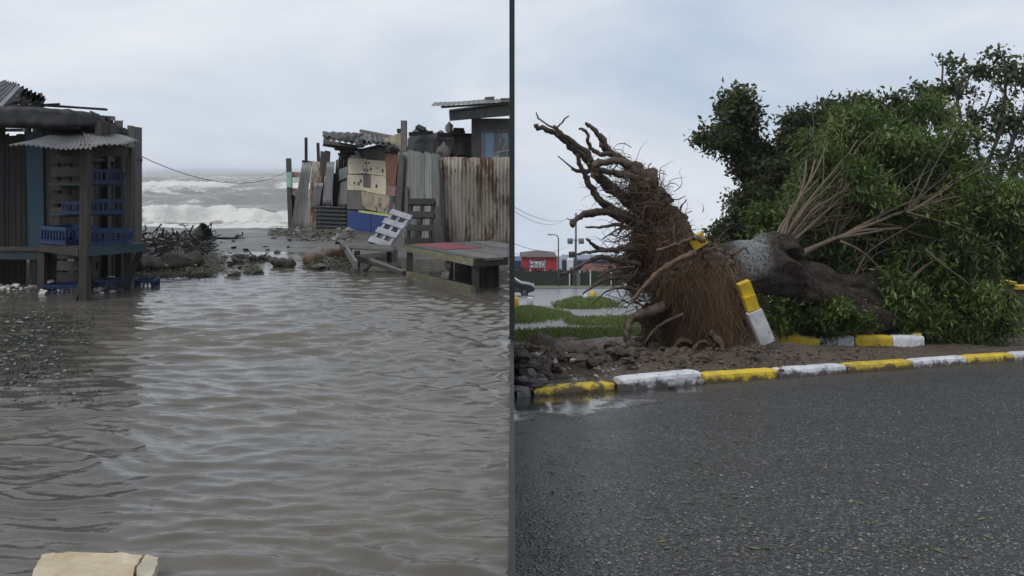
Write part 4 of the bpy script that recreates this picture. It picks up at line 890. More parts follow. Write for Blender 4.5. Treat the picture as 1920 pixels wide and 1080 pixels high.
# planter kerb: still in place
pk = thing('planter_kerb', 'short raised kerb of white and yellow blocks under the fallen crown', 'kerb', RG(1630, 657))
ye = 18.55
pe = [6.44, 7.19, 7.98, 8.66]
for i in range(3): kerb('kerb_block', (pe[i] + .01, ye, gz(ye) + .08), (pe[i + 1] - .01, ye + .01, gz(ye) + .08), .24, .2, M['kerb_yellow'] if i == 1 else M['kerb_white'], pk, 30 + i)
mb = MB(); a = Vector((8.60, ye + .12, gz(ye) + .08)); b = Vector((8.98, ye + 2.1, gz(ye + 2.1) + .1)); mb.beam(a + Vector((0, 0, .11)), b + Vector((0, 0, .11)), .2, .3, (1, 0, 0), .01); mb.build('kerb_block', M['kerb_yellow'], pk)
o = kerb('kerb_block', (5.55, 18.3, gz(18.3) + .20), (6.32, 18.2, gz(18.2) + .06), .22, .2, M['kerb_yellow'], None, 40); tag(o, 'tilted broken yellow kerb block beside the root plate', 'kerb block')
def lean_block(p, q, mat, label, seed, y, th=.22):
    a, b = P(*p, y), P(*q, y - .05); d = (b - a).normalized(); s = Vector((0, 1, 0)); mb = MB(); n = 7; V = []
    w_ = d.cross(s).normalized()
    for i in range(n):
        f_ = i / (n - 1)
        for x, z in ((-.11, -.11), (.11, -.11), (.125, -.05), (.125, .06), (.10, .11), (-.11, .11)):
            j = .014 * noise.noise(Vector((x * 9 + seed, z * 9, f_ * 6))); V.append(a.lerp(b, f_) + s * (x + j) + w_ * (z * th / .22 + j))
    fs = [(i * 6 + k, i * 6 + (k + 1) % 6, (i + 1) * 6 + (k + 1) % 6, (i + 1) * 6 + k) for i in range(n - 1) for k in range(6)] + [(5, 4, 3, 2, 1, 0), tuple(range((n - 1) * 6, n * 6))]
    mb.add(V, fs); return tag(mb.build('kerb_block', mat), label, 'kerb block')
lean_block((1438, 642), (1413, 583), M['kerb_white'], 'white kerb block tipped up against the root plate', 1, 16.1, .27)
lean_block((1411, 580), (1403, 554), M['kerb_yellow'], 'lower yellow block lifted on edge by the root plate', 2, 16.12)
lean_block((1402, 552), (1393, 529), M['kerb_yellow'], 'upper yellow block lifted on edge by the root plate', 3, 16.15)
lean_block((1313, 462), (1302, 443), M['kerb_yellow'], 'yellow block carried up on top of the root plate', 4, 16.6, .3)

# ================================================================== the uprooted tree
ft = thing('fallen_tree', 'uprooted tree lying on its side with its root plate in the air', 'tree', RG(1330, 672))
core = [(1165, 303, 12), (1185, 318, 20), (1205, 345, 28), (1222, 380, 36), (1236, 418, 46), (1222, 445, 36), (1255, 455, 46), (1243, 490, 50), (1268, 520, 62), (1300, 500, 52), (1335, 510, 52), (1300, 565, 72), (1345, 560, 60), (1340, 620, 68), (1372, 620, 36), (1384, 656, 32), (1290, 625, 62), (1245, 615, 38), (1255, 648, 32), (1310, 655, 36), (1225, 590, 26), (1360, 655, 34), (1205, 410, 22), (1185, 500, 22), (1200, 470, 26), (1195, 525, 18)]
Yc = 17.1
bm = bmesh.new(); blobs = []
for i, (u, v, r) in enumerate(core):
    rr = r * Yc / F; yy = Yc + rnd.uniform(-.15, .15); c = P(u, v, yy); ry = rr * 1.15
    blobs.append((c, rr, ry))
    Mx = Matrix.Translation(c) @ Matrix.Rotation(rnd.uniform(-.5, .5), 4, 'Y') @ Matrix.Diagonal((rr * rnd.uniform(.9, 1.1), ry, rr * rnd.uniform(.9, 1.1), 1))
    bmesh.ops.create_icosphere(bm, subdivisions=3, radius=1, matrix=Mx)
me = bpy.data.meshes.new('root_plate'); bm.to_mesh(me); bm.free(); me.materials.append(M['rootmass']); rpo = lk('root_plate', me, ft)
md = rpo.modifiers.new('remesh', 'REMESH'); md.mode = 'VOXEL'; md.voxel_size = .045; md.use_smooth_shade = True
for nm, sz, stg in (('lumps', .5, .55), ('clods', .14, .2)):
    tx = bpy.data.textures.new(nm, 'CLOUDS'); tx.noise_scale = sz; tx.noise_depth = 4; md = rpo.modifiers.new(nm, 'DISPLACE'); md.texture = tx; md.strength = stg; md.mid_level = .55; md.texture_coords = 'LOCAL'
def front(u, v):                                  # depth of the near face of the root mass along a photo ray
    r = Vector(((u - CX) / F, 1, -(v - HV) / F)); o = Vector((0, 0, CZ)); best = None
    for c, rr, ry in blobs:
        s = Vector((1 / rr, 1 / ry, 1 / rr)); ro = Vector([(o[k] - c[k]) * s[k] for k in range(3)]); rd = Vector([r[k] * s[k] for k in range(3)])
        A_ = rd.dot(rd); B_ = 2 * ro.dot(rd); C_ = ro.dot(ro) - 1; D_ = B_ * B_ - 4 * A_ * C_
        if D_ > 0:
            t = (-B_ - math.sqrt(D_)) / (2 * A_); best = t if best is None or t < best else best
    return best
def root(px, r0, r1, y0, y1, mat='root', name='root', seed=0, par=ft, rough=.55, n=8):
    k = len(px); pts = [P(u, v, y0 + (y1 - y0) * i / (k - 1)) for i, (u, v) in enumerate(px)]; sp = smooth_path(pts, 5); m = len(sp)
    sp = [p + Vector([.35 * (r0 + r1) * noise.noise(Vector((i * .8 + seed, 9 * q, seed))) for q in range(3)]) for i, p in enumerate(sp)]
    mb = MB(); mb.tube(sp, [r0 + (r1 - r0) * (i / (m - 1)) ** .8 for i in range(m)], n, rough, seed); return mb.build(name, M[mat], par, True)
RT = [([(1001, 236), (1030, 245), (1055, 260), (1080, 282), (1100, 297), (1110, 310), (1120, 327), (1140, 347), (1165, 367), (1192, 385), (1212, 402)], .035, .13, 16.2, 16.9),
      ([(1005, 211), (1009, 221), (1018, 228), (1032, 237), (1040, 240)], .012, .02, 16.2, 16.2), ([(1038, 236), (1055, 252), (1080, 270), (1100, 285), (1108, 302)], .03, .055, 16.1, 16.3), ([(1067, 217), (1060, 222), (1052, 232), (1042, 240)], .01, .018, 16.1, 16.15),
      ([(1097, 231), (1112, 242), (1127, 257), (1132, 272), (1142, 286), (1160, 297), (1182, 314), (1205, 332)], .025, .11, 16.5, 17.0), ([(1085, 240), (1100, 249), (1104, 267), (1112, 280), (1125, 289), (1144, 288)], .022, .045, 16.4, 16.6),
      ([(1102, 306), (1130, 305), (1155, 301), (1182, 312)], .055, .065, 16.3, 16.15), ([(1046, 292), (1062, 306), (1074, 315)], .009, .018, 16.1, 16.1), ([(1072, 315), (1092, 322), (1120, 316), (1150, 325), (1180, 330), (1204, 342)], .025, .075, 16.1, 16.8),
      ([(1081, 290), (1087, 310), (1097, 330), (1112, 355), (1125, 377), (1140, 387), (1160, 400), (1185, 415)], .025, .10, 16.0, 16.7), ([(1071, 422), (1085, 407), (1105, 400), (1130, 396), (1150, 400), (1175, 410)], .05, .085, 15.9, 16.6),
      ([(1097, 426), (1130, 425), (1157, 421), (1180, 428)], .015, .04, 16, 16.6), ([(1099, 447), (1115, 462), (1131, 468), (1160, 470)], .022, .045, 15.9, 16.4), ([(1051, 515), (1076, 505), (1100, 492), (1124, 482), (1146, 486), (1172, 492), (1200, 496)], .02, .06, 15.7, 16.5),
      ([(1083, 476), (1112, 472), (1136, 468), (1165, 466), (1195, 464)], .02, .06, 15.9, 16.6), ([(1092, 551), (1112, 538), (1131, 526), (1160, 521), (1190, 516)], .012, .05, 15.8, 16.5), ([(1130, 448), (1150, 435), (1165, 428), (1190, 430)], .012, .025, 16.2, 16.6),
      ([(1167, 665), (1178, 647), (1175, 622), (1182, 603), (1196, 591), (1218, 584), (1248, 574)], .04, .10, 15.9, 16.3), ([(1228, 668), (1240, 652), (1262, 655), (1276, 640), (1300, 645)], .02, .05, 16.0, 16.2), ([(1290, 676), (1300, 656), (1316, 640), (1338, 648), (1350, 630)], .025, .05, 15.9, 16.1), ([(1372, 680), (1358, 664), (1350, 640), (1330, 625)], .03, .08, 15.9, 16.0), 
      ([(1208, 645), (1225, 622), (1244, 606), (1281, 589)], .018, .035, 15.9, 16.0), ([(1125, 300), (1116, 318), (1112, 330)], .06, .07, 16.25, 16.3),
      ([(1110, 570), (1140, 545), (1175, 540), (1210, 548)], .01, .03, 15.8, 16.3), ([(1120, 520), (1150, 505), (1190, 500)], .012, .03, 15.9, 16.3)]
for i, (px, r0, r1, y0, y1) in enumerate(RT): root(px, r0, r1, y0, y1, 'root', seed=i * 2.3)
root([(1180, 572), (1194, 553), (1213, 531), (1232, 512), (1257, 495), (1281, 482), (1302, 474)], .018, .06, 15.5, 16.1, 'root_pale', seed=51)
root([(1230, 470), (1262, 460), (1285, 452), (1305, 446), (1320, 452)], .03, .05, 16.1, 16.3, 'root_pale', seed=52)
# many thin roots, then hanging fibres (nobody could count them)
mb = MB(); rg = random.Random(3)
for i in range(330):
    u0, v0 = rg.choice([(1190, 360), (1215, 400), (1205, 440), (1195, 480), (1195, 520), (1230, 350), (1250, 400), (1275, 440), (1170, 330), (1210, 560)]); u0 += rg.gauss(0, 16); v0 += rg.gauss(0, 20)
    left = u0 < 1222 or rg.random() < .3; ang = rg.gauss(2.95, .55) if left else rg.gauss(.7, .6); Lp = rg.uniform(25, 110) if left else rg.uniform(12, 55); y = 16.6 + rg.gauss(0, .35); pts = []
    for k in range(6): pts.append(P(u0, v0, y)); u0 += math.cos(ang) * Lp / 5; v0 -= math.sin(ang) * Lp / 5; ang += rg.gauss(0, .6); y += rg.gauss(0, .06)
    mb.tube(smooth_path(pts, 3), [.011 * (1 - k / 17.5) * rg.uniform(.7, 1.3) for k in range(16)], 4)
o = mb.build('fine_root', M['root'], ft); o['kind'] = 'stuff'
V = []; Q = []; var = []
def ribbon(pts, r, c):
    n0 = len(V); k = len(pts)
    for i, p in enumerate(pts):
        rr = r * (1 - .6 * i / (k - 1))
        for a in (0, 2.09, 4.19): V.append((p.x + rr * math.cos(a), p.y + rr * math.sin(a), p.z)); var.append(c)
    for i in range(k - 1):
        for q in range(3): Q.append((n0 + 3 * i + q, n0 + 3 * i + (q + 1) % 3, n0 + 3 * i + 3 + (q + 1) % 3, n0 + 3 * i + 3 + q))
cnt = 0
while cnt < 6000:
    if cnt % 70 == 0: cu_, cv_ = rg.triangular(1245, 1398, 1330), rg.uniform(470, 640)   # strands hang in matted hanks
    if rg.random() < .72: u, v = cu_ + rg.gauss(0, 9), cv_ + rg.gauss(0, 13)
    else: u, v = rg.uniform(1165, 1330), rg.uniform(300, 560)
    y = front(u, v)
    if y is None: continue
    cnt += 1; p = P(u, v, y - rg.uniform(0, .1)); L_ = rg.uniform(.15, .55) * (1.5 if u > 1300 else .8); dx = rg.gauss(0, .13) + (0 if u > 1340 else -.06); pts = []; wob = rg.uniform(0, 9)
    gl = gz(p.y) + .1
    for k in range(6):
        pts.append(p.copy()); p = p + Vector((dx * L_ * .5 + .34 * L_ * noise.noise(Vector((wob, k * 1.1, 0))), -.03 * L_ + .05 * noise.noise(Vector((wob, k * .8, 5))), -L_ / 5))
        if p.z < gl: p.z = gl
    ribbon(pts, rg.choice([.0035, .005, .007, .010]), min(1, max(0, rg.gauss(.48 + (.15 if u > 1330 else -.1), .22))))
for _ in range(2200):                              # wild wisps standing off the outline
    u, v = rg.uniform(1160, 1330), rg.uniform(300, 660); y = front(u, v)
    if y is None: continue
    p = P(u, v, y); a = rg.uniform(0, 6.3); d = Vector((math.cos(a), -.4, math.sin(a))) * rg.uniform(.03, .09); pts = []
    for k in range(6): pts.append(p.copy()); d = d * .8 + Vector((rg.gauss(0, .028), rg.gauss(0, .02), rg.gauss(0, .028) - .008)); p = p + d
    ribbon(pts, .0045, rg.random())
o = npmesh('root_fibre', V, Q, M['hair'], ft, False, {'var': var}); o['kind'] = 'stuff'
# mid-size roots knotted over the near face, and soil still clinging between them
mb = MB(); mbp = MB(); k_ = 0
while k_ < 150:
    u, v = rg.uniform(1175, 1400), rg.uniform(310, 665); y = front(u, v)
    if y is None: continue
    k_ += 1; a_ = rg.choice([rg.gauss(2.6, .5), rg.gauss(-1.6, .6), rg.gauss(-2.2, .5), rg.gauss(.4, .5)]); Lp = rg.uniform(25, 85); pts = []
    for q in range(7):
        yy = front(u, v); y = (yy if yy is not None else y) - .02 - .02 * math.sin(q * 2.1); vz = min(v, 515 + 2640 / max(y, 1) - 2); pts.append(P(u, vz, y)); u += math.cos(a_) * Lp / 6; v -= math.sin(a_) * Lp / 6; a_ += rg.gauss(0, .45)
    r_ = rg.choice([.012, .016, .02, .028, .038]); (mb if rg.random() < .7 else mbp).tube(smooth_path(pts, 3), list(np.linspace(r_, r_ * .35, 19)), 6, .4, k_)
o = mb.build('knotted_root', M['root'], ft, True); o['kind'] = 'stuff'; o = mbp.build('torn_root', M['root_pale'], ft, True); o['kind'] = 'stuff'
mb = MB(); k_ = 0
while k_ < 260:
    u, v = rg.uniform(1180, 1410), rg.uniform(330, 672); y = front(u, v)
    if y is None: continue
    k_ += 1; s_ = rg.uniform(.03, .11); mb.rock(P(u, v, y + .01), (s_, s_, s_ * .8), k_, 1, .7)
o = mb.build('clinging_soil', M['soil'], ft); o['kind'] = 'stuff'
# trunk and limbs
def limb(px, rads, name, mat, seed=0, n=12, rough=.25, par=ft, sub_=5):
    pts = [P(*q) for q in px]; sp = smooth_path(pts, sub_); m = len(sp); rr = np.interp(np.linspace(0, 1, m), np.linspace(0, 1, len(rads)), rads)
    mb = MB(); mb.tube(sp, list(rr), n, rough, seed); return mb.build(name, M[mat], par, True)
limb([(1345, 520, 17.2), (1390, 508, 17.4), (1430, 508, 17.7), (1480, 520, 18.1), (1560, 545, 18.7), (1640, 572, 19.3), (1700, 585, 19.8), (1760, 580, 20.4)], [.60, .47, .42, .39, .33, .27, .2, .1], 'trunk', 'trunk', 1, 40, .5, sub_=16)
limb([(1500, 535, 18.1), (1560, 565, 18.4), (1620, 590, 18.7), (1662, 598, 18.9), (1730, 606, 19.6)], [.30, .27, .25, .22, .12], 'limb', 'trunk', 2, 30, .5, sub_=14)
limb([(1540, 528, 18.6), (1600, 535, 19.0), (1660, 530, 19.6), (1720, 520, 20.2)], [.22, .2, .17, .1], 'limb', 'trunk', 3, 24, .5, sub_=14)
limb([(1425, 495, 17.7), (1445, 472, 17.9), (1470, 462, 18.1), (1500, 478, 18.4)], [.34, .3, .24, .12], 'limb', 'trunk', 4, 30, .6, sub_=14)
fan = [[(1448, 478), (1470, 430), (1500, 370), (1530, 320), (1552, 268)], [(1452, 476), (1486, 420), (1520, 372), (1556, 330), (1590, 288)], [(1446, 474), (1462, 430), (1490, 388), (1515, 345), (1528, 300)], [(1458, 478), (1490, 436), (1520, 400), (1546, 378)], [(1456, 474), (1492, 425), (1530, 395), (1575, 380)], [(1460, 476), (1500, 440), (1540, 408)],
       [(1450, 470), (1476, 415), (1505, 352), (1512, 300)], [(1462, 474), (1496, 420), (1538, 350), (1570, 320), (1608, 262)], [(1444, 470), (1458, 445), (1480, 405), (1496, 395)]]
for i, f_ in enumerate(fan):
    k = len(f_); limb([(u, v, 18.0 + .12 * i % .5 + .45 * q) for q, (u, v) in enumerate(f_)], [.04] + [.034 - .026 * q / k for q in range(k - 1)], 'branch', 'limb', i + 10, 8, .2)
for i in range(24):
    a_ = rg.uniform(.6, 1.3); L_ = rg.uniform(110, 230); u0, v0 = 1452 + rg.uniform(-6, 14), 470 + rg.uniform(-8, 6); y_ = 18.1 + rg.uniform(0, .5); q = []; bow = rg.gauss(0, 22)
    for k in range(5): f_ = k / 4; q.append((u0 + math.cos(a_) * L_ * f_ + rg.gauss(0, 5) + bow * f_ * f_, v0 - math.sin(a_) * L_ * f_ + rg.gauss(0, 5) + 30 * f_ * f_, y_ + 1.2 * f_))
    for k in (2, 3):                               # forks
        u1, v1, y1 = q[k]; b_ = a_ + rg.choice([-1, 1]) * rg.uniform(.3, .8); limb([(u1 + math.cos(b_) * 16 * z + rg.gauss(0, 3) * (z > 0), v1 - math.sin(b_) * 16 * z + rg.gauss(0, 3) * (z > 0), y1 + .1 * z) for z in range(5)], [.012, .01, .008, .006, .004], 'twig', 'limb', i * 3 + k, 5, .25)
    limb(q, [.024, .021, .017, .012, .006], 'branch', 'limb', i + 90, 6, .25)
lng = [([(1500, 478, 18.4), (1530, 462, 18.6), (1570, 446, 18.8), (1640, 418, 19.2), (1700, 397, 19.6), (1780, 405, 20), (1860, 420, 20.4), (1900, 436, 20.6)], [.08, .055, .042, .036, .03, .024, .016, .009]),
       ([(1575, 444, 18.8), (1620, 432, 18.7), (1660, 430, 18.8), (1690, 428, 18.9)], [.035, .03, .025, .02]), ([(1590, 438, 18.9), (1640, 410, 19.4), (1690, 385, 19.7), (1760, 362, 20)], [.045, .04, .03, .02]), ([(1575, 452, 18.7), (1610, 468, 18.6), (1640, 494, 18.7), (1670, 522, 18.8)], [.03, .025, .02, .015]),
       ([(1735, 468, 19.3), (1770, 498, 19.2), (1815, 532, 19.2), (1835, 560, 19.2), (1850, 592, 19.2)], [.03, .028, .022, .018, .012]), ([(1700, 397, 19.6), (1740, 380, 19.7), (1790, 372, 19.9)], [.03, .025, .015]), ([(1560, 448, 18.8), (1610, 440, 18.6), (1655, 432, 18.6)], [.04, .03, .02])]
for i, (q, r_) in enumerate(lng): limb(q, r_, 'branch', 'limb_grey' if i > 3 else 'limb', 30 + i, 8, .2)
for i in range(46):                                # bare twigs in front of the crown
    u, v = rg.uniform(1480, 1850), rg.uniform(260, 560); y = 19.0 + (600 - v) * .004; a = rg.gauss(.9, .7); q = []
    for k in range(5): q.append((u, v, y)); u += math.cos(a) * 16; v -= math.sin(a) * 16; a += rg.gauss(0, .3); y += .1
    limb(q, [.016, .013, .011, .009, .006], 'twig', 'limb_grey', i, 5, .2)

for i in range(40):                                # long thin broken branches threading the crown
    u0, v0 = rg.choice([(1500, 470), (1560, 450), (1640, 420), (1700, 398), (1600, 520), (1690, 540)]); a_ = rg.gauss(.55, .55); L_ = rg.uniform(110, 260); q = []; y_ = 19.1 + rg.uniform(0, .6)
    for k in range(6): q.append((u0, v0, y_)); u0 += math.cos(a_) * L_ / 5; v0 -= math.sin(a_) * L_ / 5; a_ += rg.gauss(-.05, .16); y_ += .12
    limb(q, [.022, .019, .016, .013, .01, .006], 'branch', 'limb_grey' if i % 2 else 'limb', i + 300, 5, .25)
def leaves(name, lobes, total, mat, parent, L_=.13, wd=.3, droop=.5, clus=46, spread=.26, seed=1, shell=.55, wind=(0, 0, 0), varm=.45, fit=1.0):
    g = np.random.default_rng(seed); vol = np.array([a[3] * a[4] for a in lobes], float); vol /= vol.sum(); V = []; VA = []
    for (u, v, y, ru, rv, ry), w_ in zip(lobes, vol):
        ru *= fit; rv *= fit
        # each lobe is a handful of boughs, each bough a spray of leaf clusters
        ns = max(2, int(ru * rv / 210)); sc = g.normal(size=(ns, 3)); sc /= np.linalg.norm(sc, axis=1)[:, None]; sc *= ((shell + (1 - shell) * g.random(ns)) * (1 + .16 * g.normal(size=ns)))[:, None]
        nc = max(3, int(total * w_ / clus)); own = g.integers(0, ns, nc); d = g.normal(size=(nc, 3)); d /= np.linalg.norm(d, axis=1)[:, None]; sr = np.minimum(g.uniform(.17, .42, ns), 50 / ru)
        off = sc[own] + d * (sr[own] * (.55 + .55 * g.random(nc)))[:, None] * np.array([1.2, 1, .8]); c = np.array(P(u, v, y)) + off * np.array([ru * y / F, ry, rv * y / F]); bv = g.normal(size=ns)
        cd = d * .8 + g.normal(size=(nc, 3)) * .7 + np.array(wind); cd[:, 2] -= droop; cd /= np.linalg.norm(cd, axis=1)[:, None]; cv = varm + .2 * bv[own] + .08 * g.normal(size=nc)
        t = g.random((nc, clus, 1)); p = c[:, None, :] + cd[:, None, :] * (t - .35) * spread * 2.0 + g.normal(size=(nc, clus, 3)) * spread * .42
        p[:, :, 2] -= (t[:, :, 0] ** 2) * droop * spread * .8
        ld = cd[:, None, :] * .8 + g.normal(size=(nc, clus, 3)) * .75; ld[:, :, 2] -= droop * .8; ld /= np.linalg.norm(ld, axis=2)[:, :, None]
        s = np.cross(ld, g.normal(size=(nc, clus, 3))); s /= np.linalg.norm(s, axis=2)[:, :, None] + 1e-6
        ll = L_ * g.uniform(.6, 1.35, size=(nc, clus, 1)) * g.uniform(.7, 1.25, ns)[own][:, None, None]; nn = np.cross(ld, s); bend = nn * ll * .12
        q = np.stack([p, p + ld * ll * .45 + s * ll * wd * .5 + bend, p + ld * ll, p + ld * ll * .45 - s * ll * wd * .5 + bend], 2).reshape(-1, 3)
        V.append(q); VA.append(np.repeat((cv[:, None] + .19 * g.normal(size=(nc, clus))).ravel(), 4))
    V = np.concatenate(V); VA = np.concatenate(VA).clip(0, 1); o = npmesh(name, V, np.arange(len(V)).reshape(-1, 4), mat, parent, False, {'var': VA}); o['kind'] = 'stuff'; return o
FL = [(1545, 330, 20.6, 70, 60, 1.2), (1560, 262, 21.0, 62, 48, 1.1), (1640, 250, 21.2, 90, 56, 1.3), (1700, 290, 21.2, 100, 80, 1.4), (1610, 350, 21.2, 100, 70, 1.3), (1700, 390, 21.2, 120, 75, 1.4), (1790, 340, 21.2, 90, 85, 1.4), (1850, 400, 20.8, 90, 90, 1.4),
      (1760, 470, 20.6, 120, 70, 1.3), (1650, 470, 20.4, 90, 55, 1.1), (1825, 500, 20.4, 62, 70, 1.1), (1740, 550, 20.2, 70, 60, 1.0), (1800, 590, 19.6, 55, 40, .8), (1862, 600, 19.0, 26, 46, .5), (1840, 560, 19.3, 45, 50, .7), (1690, 590, 20.0, 40, 40, .7), (1520, 420, 20.2, 60, 45, .9), (1490, 390, 20.4, 50, 60, .9), (1590, 500, 20.0, 60, 40, .8), (1950, 410, 20.8, 80, 90, 1.3), (1925, 370, 21.2, 60, 60, 1.1), (1575, 415, 20.8, 70, 50, 1.0), (1470, 440, 19.6, 40, 30, .6), (1700, 555, 19.1, 40, 34, .5), (1660, 530, 19.3, 36, 20, .5), (1740, 590, 19.3, 30, 22, .5), (1600, 572, 18.7, 30, 10, .3), (1760, 200, 21.2, 50, 24, .8), (1440, 400, 20.6, 26, 50, .6), (1600, 216, 21.2, 44, 26, .8)]
leaves('crown', FL, 120000, M['leaf_green'], ft, .155, .27, .75, 40, .26, 4, shell=.55, fit=.84)
UB = [(1475, 586, 17.75, 28, 14, .25), (1566, 572, 17.9, 20, 14, .25), (1615, 600, 18.1, 20, 6, .2), (1446, 576, 17.6, 14, 10, .2), (1515, 592, 17.9, 26, 8, .2), (1500, 600, 18.9, 70, 18, .6), (1470, 580, 18.7, 40, 22, .4), (1560, 590, 18.6, 34, 26, .4), (1600, 615, 18.9, 40, 12, .4), (1700, 612, 19.2, 40, 16, .4), (1450, 610, 18.5, 26, 18, .3)]
o = leaves('undergrowth', UB, 14000, M['leaf_green'], None, .12, .3, .25, 40, .18, 9, varm=.5); tag(o, 'low green leafy growth under the fallen trunk', 'undergrowth')
# ================================================================== standing trees behind the fallen one
def tree(label, base, yb, lobes, n, mat, limbs, r0, L_=.17, wd=.55, droop=.25, seed=1, shell=.5, clus=40, spread=.3, wind=(0, 0, 0), varm=.45, group='trees standing behind the fallen tree'):
    b = Vector(((base - CX) / F * yb, yb, gz(yb)))
    t = thing('standing_tree', label, 'tree', b, group); jn = limbs[0][0]; j = P(*jn)
    mb = MB(); mb.tube(smooth_path([b - Vector((0, 0, .2)), b.lerp(j, .35) + Vector((.1, 0, 0)), b.lerp(j, .7) - Vector((.08, 0, 0)), j], 4), list(np.linspace(r0, r0 * .6, 13)), 10, .2, seed); mb.build('trunk', M['limb_grey'], t, True)
    for i, q in enumerate(limbs): limb(q, list(np.linspace(r0 * .5 if i == 0 else r0 * .42, .02, len(q))), 'limb', 'limb_grey', seed + i, 7, .2, t)
    leaves('crown', lobes, n, mat, t, L_, wd, droop, clus, spread, seed + 40, shell, wind, varm); return t
tree('dark olive tree with two tall lobes behind the trunk', 1420, 27, [(1378, 206, 27, 38, 26, .7), (1382, 244, 27, 50, 32, .9), (1420, 286, 27, 48, 36, .9), (1445, 335, 27, 48, 45, 1.), (1412, 385, 27, 38, 32, .8), (1372, 424, 27, 34, 22, .6), (1350, 450, 27, 26, 14, .5), (1435, 430, 27, 66, 50, 1.1), (1400, 470, 27, 74, 30, 1.), (1480, 345, 27, 34, 50, .8), (1372, 474, 26.5, 44, 20, .7)], 34000, M['leaf_dark'],
     [[(1425, 470, 27), (1430, 400, 27), (1412, 320, 27), (1390, 250, 27), (1380, 200, 27)], [(1430, 420, 27), (1460, 360, 27), (1470, 310, 27)], [(1428, 400, 27), (1390, 370, 27), (1360, 400, 27)]], .22, seed=2, varm=.4)
tree('dark rounded tree rising just above the green crown', 1560, 27.5, [(1500, 230, 27.5, 34, 34, .7), (1482, 280, 27.5, 24, 28, .6), (1520, 270, 27.5, 40, 50, .9), (1585, 212, 27.5, 40, 26, .7), (1560, 260, 27.5, 60, 60, 1.1), (1640, 205, 27.5, 34, 22, .6), (1690, 225, 27.5, 44, 30, .7), (1500, 340, 27.5, 60, 60, 1.)], 24000, M['leaf_dark'],
     [[(1560, 450, 27.5), (1545, 360, 27.5), (1520, 280, 27.5), (1505, 225, 27.5)], [(1550, 380, 27.5), (1580, 290, 27.5), (1590, 215, 27.5)], [(1555, 400, 27.5), (1640, 300, 27.5), (1680, 225, 27.5)], [(1548, 300, 27.5), (1545, 240, 27.5), (1544, 184, 27.5)]], .2, seed=6, varm=.42)
tree('sparse windblown tree with bare curving branches above the crown', 1800, 26, [(1815, 135, 26, 24, 16, .4), (1845, 130, 26, 16, 12, .3), (1800, 165, 26, 26, 26, .5), (1780, 225, 26, 26, 24, .5), (1735, 190, 26, 22, 26, .4), (1770, 110, 26, 12, 12, .3), (1715, 165, 26, 12, 10, .3), (1825, 215, 26, 20, 24, .4), (1760, 200, 26, 40, 40, .6)], 2300, M['leaf_grey'],
     [[(1780, 300, 26), (1762, 240, 26), (1748, 200, 26), (1765, 160, 26), (1768, 105, 26)], [(1775, 280, 26), (1750, 230, 26), (1735, 180, 26), (1712, 160, 26)], [(1778, 290, 26), (1800, 230, 26), (1795, 170, 26), (1830, 130, 26), (1850, 128, 26)], [(1765, 245, 26), (1790, 200, 26), (1820, 140, 26)], [(1785, 310, 26), (1830, 240, 26), (1860, 170, 26)]], .16, .15, .6, .1, 9, .3, 26, .22, (.5, 0, .2), .4)
tree('tall pale branched windblown tree beside the brown wall', 1880, 25.5, [(1880, 120, 25.5, 30, 26, .5), (1905, 150, 25.5, 36, 44, .7), (1865, 190, 25.5, 34, 34, .6), (1895, 240, 25.5, 50, 46, .8), (1850, 260, 25.5, 40, 34, .7), (1915, 310, 25.5, 44, 44, .8), (1960, 200, 25.5, 60, 70, 1.), (1870, 310, 25.5, 40, 30, .7), (2000, 300, 25.5, 60, 70, 1)], 5200, M['leaf_grey'],
     [[(1850, 420, 25.5), (1870, 340, 25.5), (1900, 260, 25.5), (1925, 180, 25.5), (1920, 100, 25.5)], [(1855, 400, 25.5), (1850, 320, 25.5), (1880, 230, 25.5), (1885, 130, 25.5), (1880, 95, 25.5)], [(1858, 380, 25.5), (1905, 320, 25.5), (1960, 240, 25.5)], [(1870, 350, 25.5), (1835, 290, 25.5), (1830, 240, 25.5)], [(1880, 310, 25.5), (1905, 230, 25.5), (1870, 150, 25.5)]], .2, .15, .6, .1, 12, .3, 26, .25, (.5, 0, .2), .42)
tree('dark tree low behind the fallen limbs', 1700, 30, [(1640, 420, 30, 90, 90, 1.2), (1760, 440, 30, 100, 90, 1.2), (1860, 470, 30, 90, 90, 1.2), (1560, 470, 30, 70, 60, 1.), (1660, 520, 30, 100, 50, 1.), (1800, 540, 30, 120, 50, 1.), (1480, 480, 30, 50, 50, .8), (1950, 440, 30, 80, 120, 1.2)], 24000, M['leaf_dark'],
     [[(1700, 520, 30), (1690, 440, 30), (1640, 380, 30)], [(1700, 500, 30), (1760, 430, 30), (1800, 400, 30)]], .22, .2, .55, .25, 15, .3, 40, .36, varm=.38)

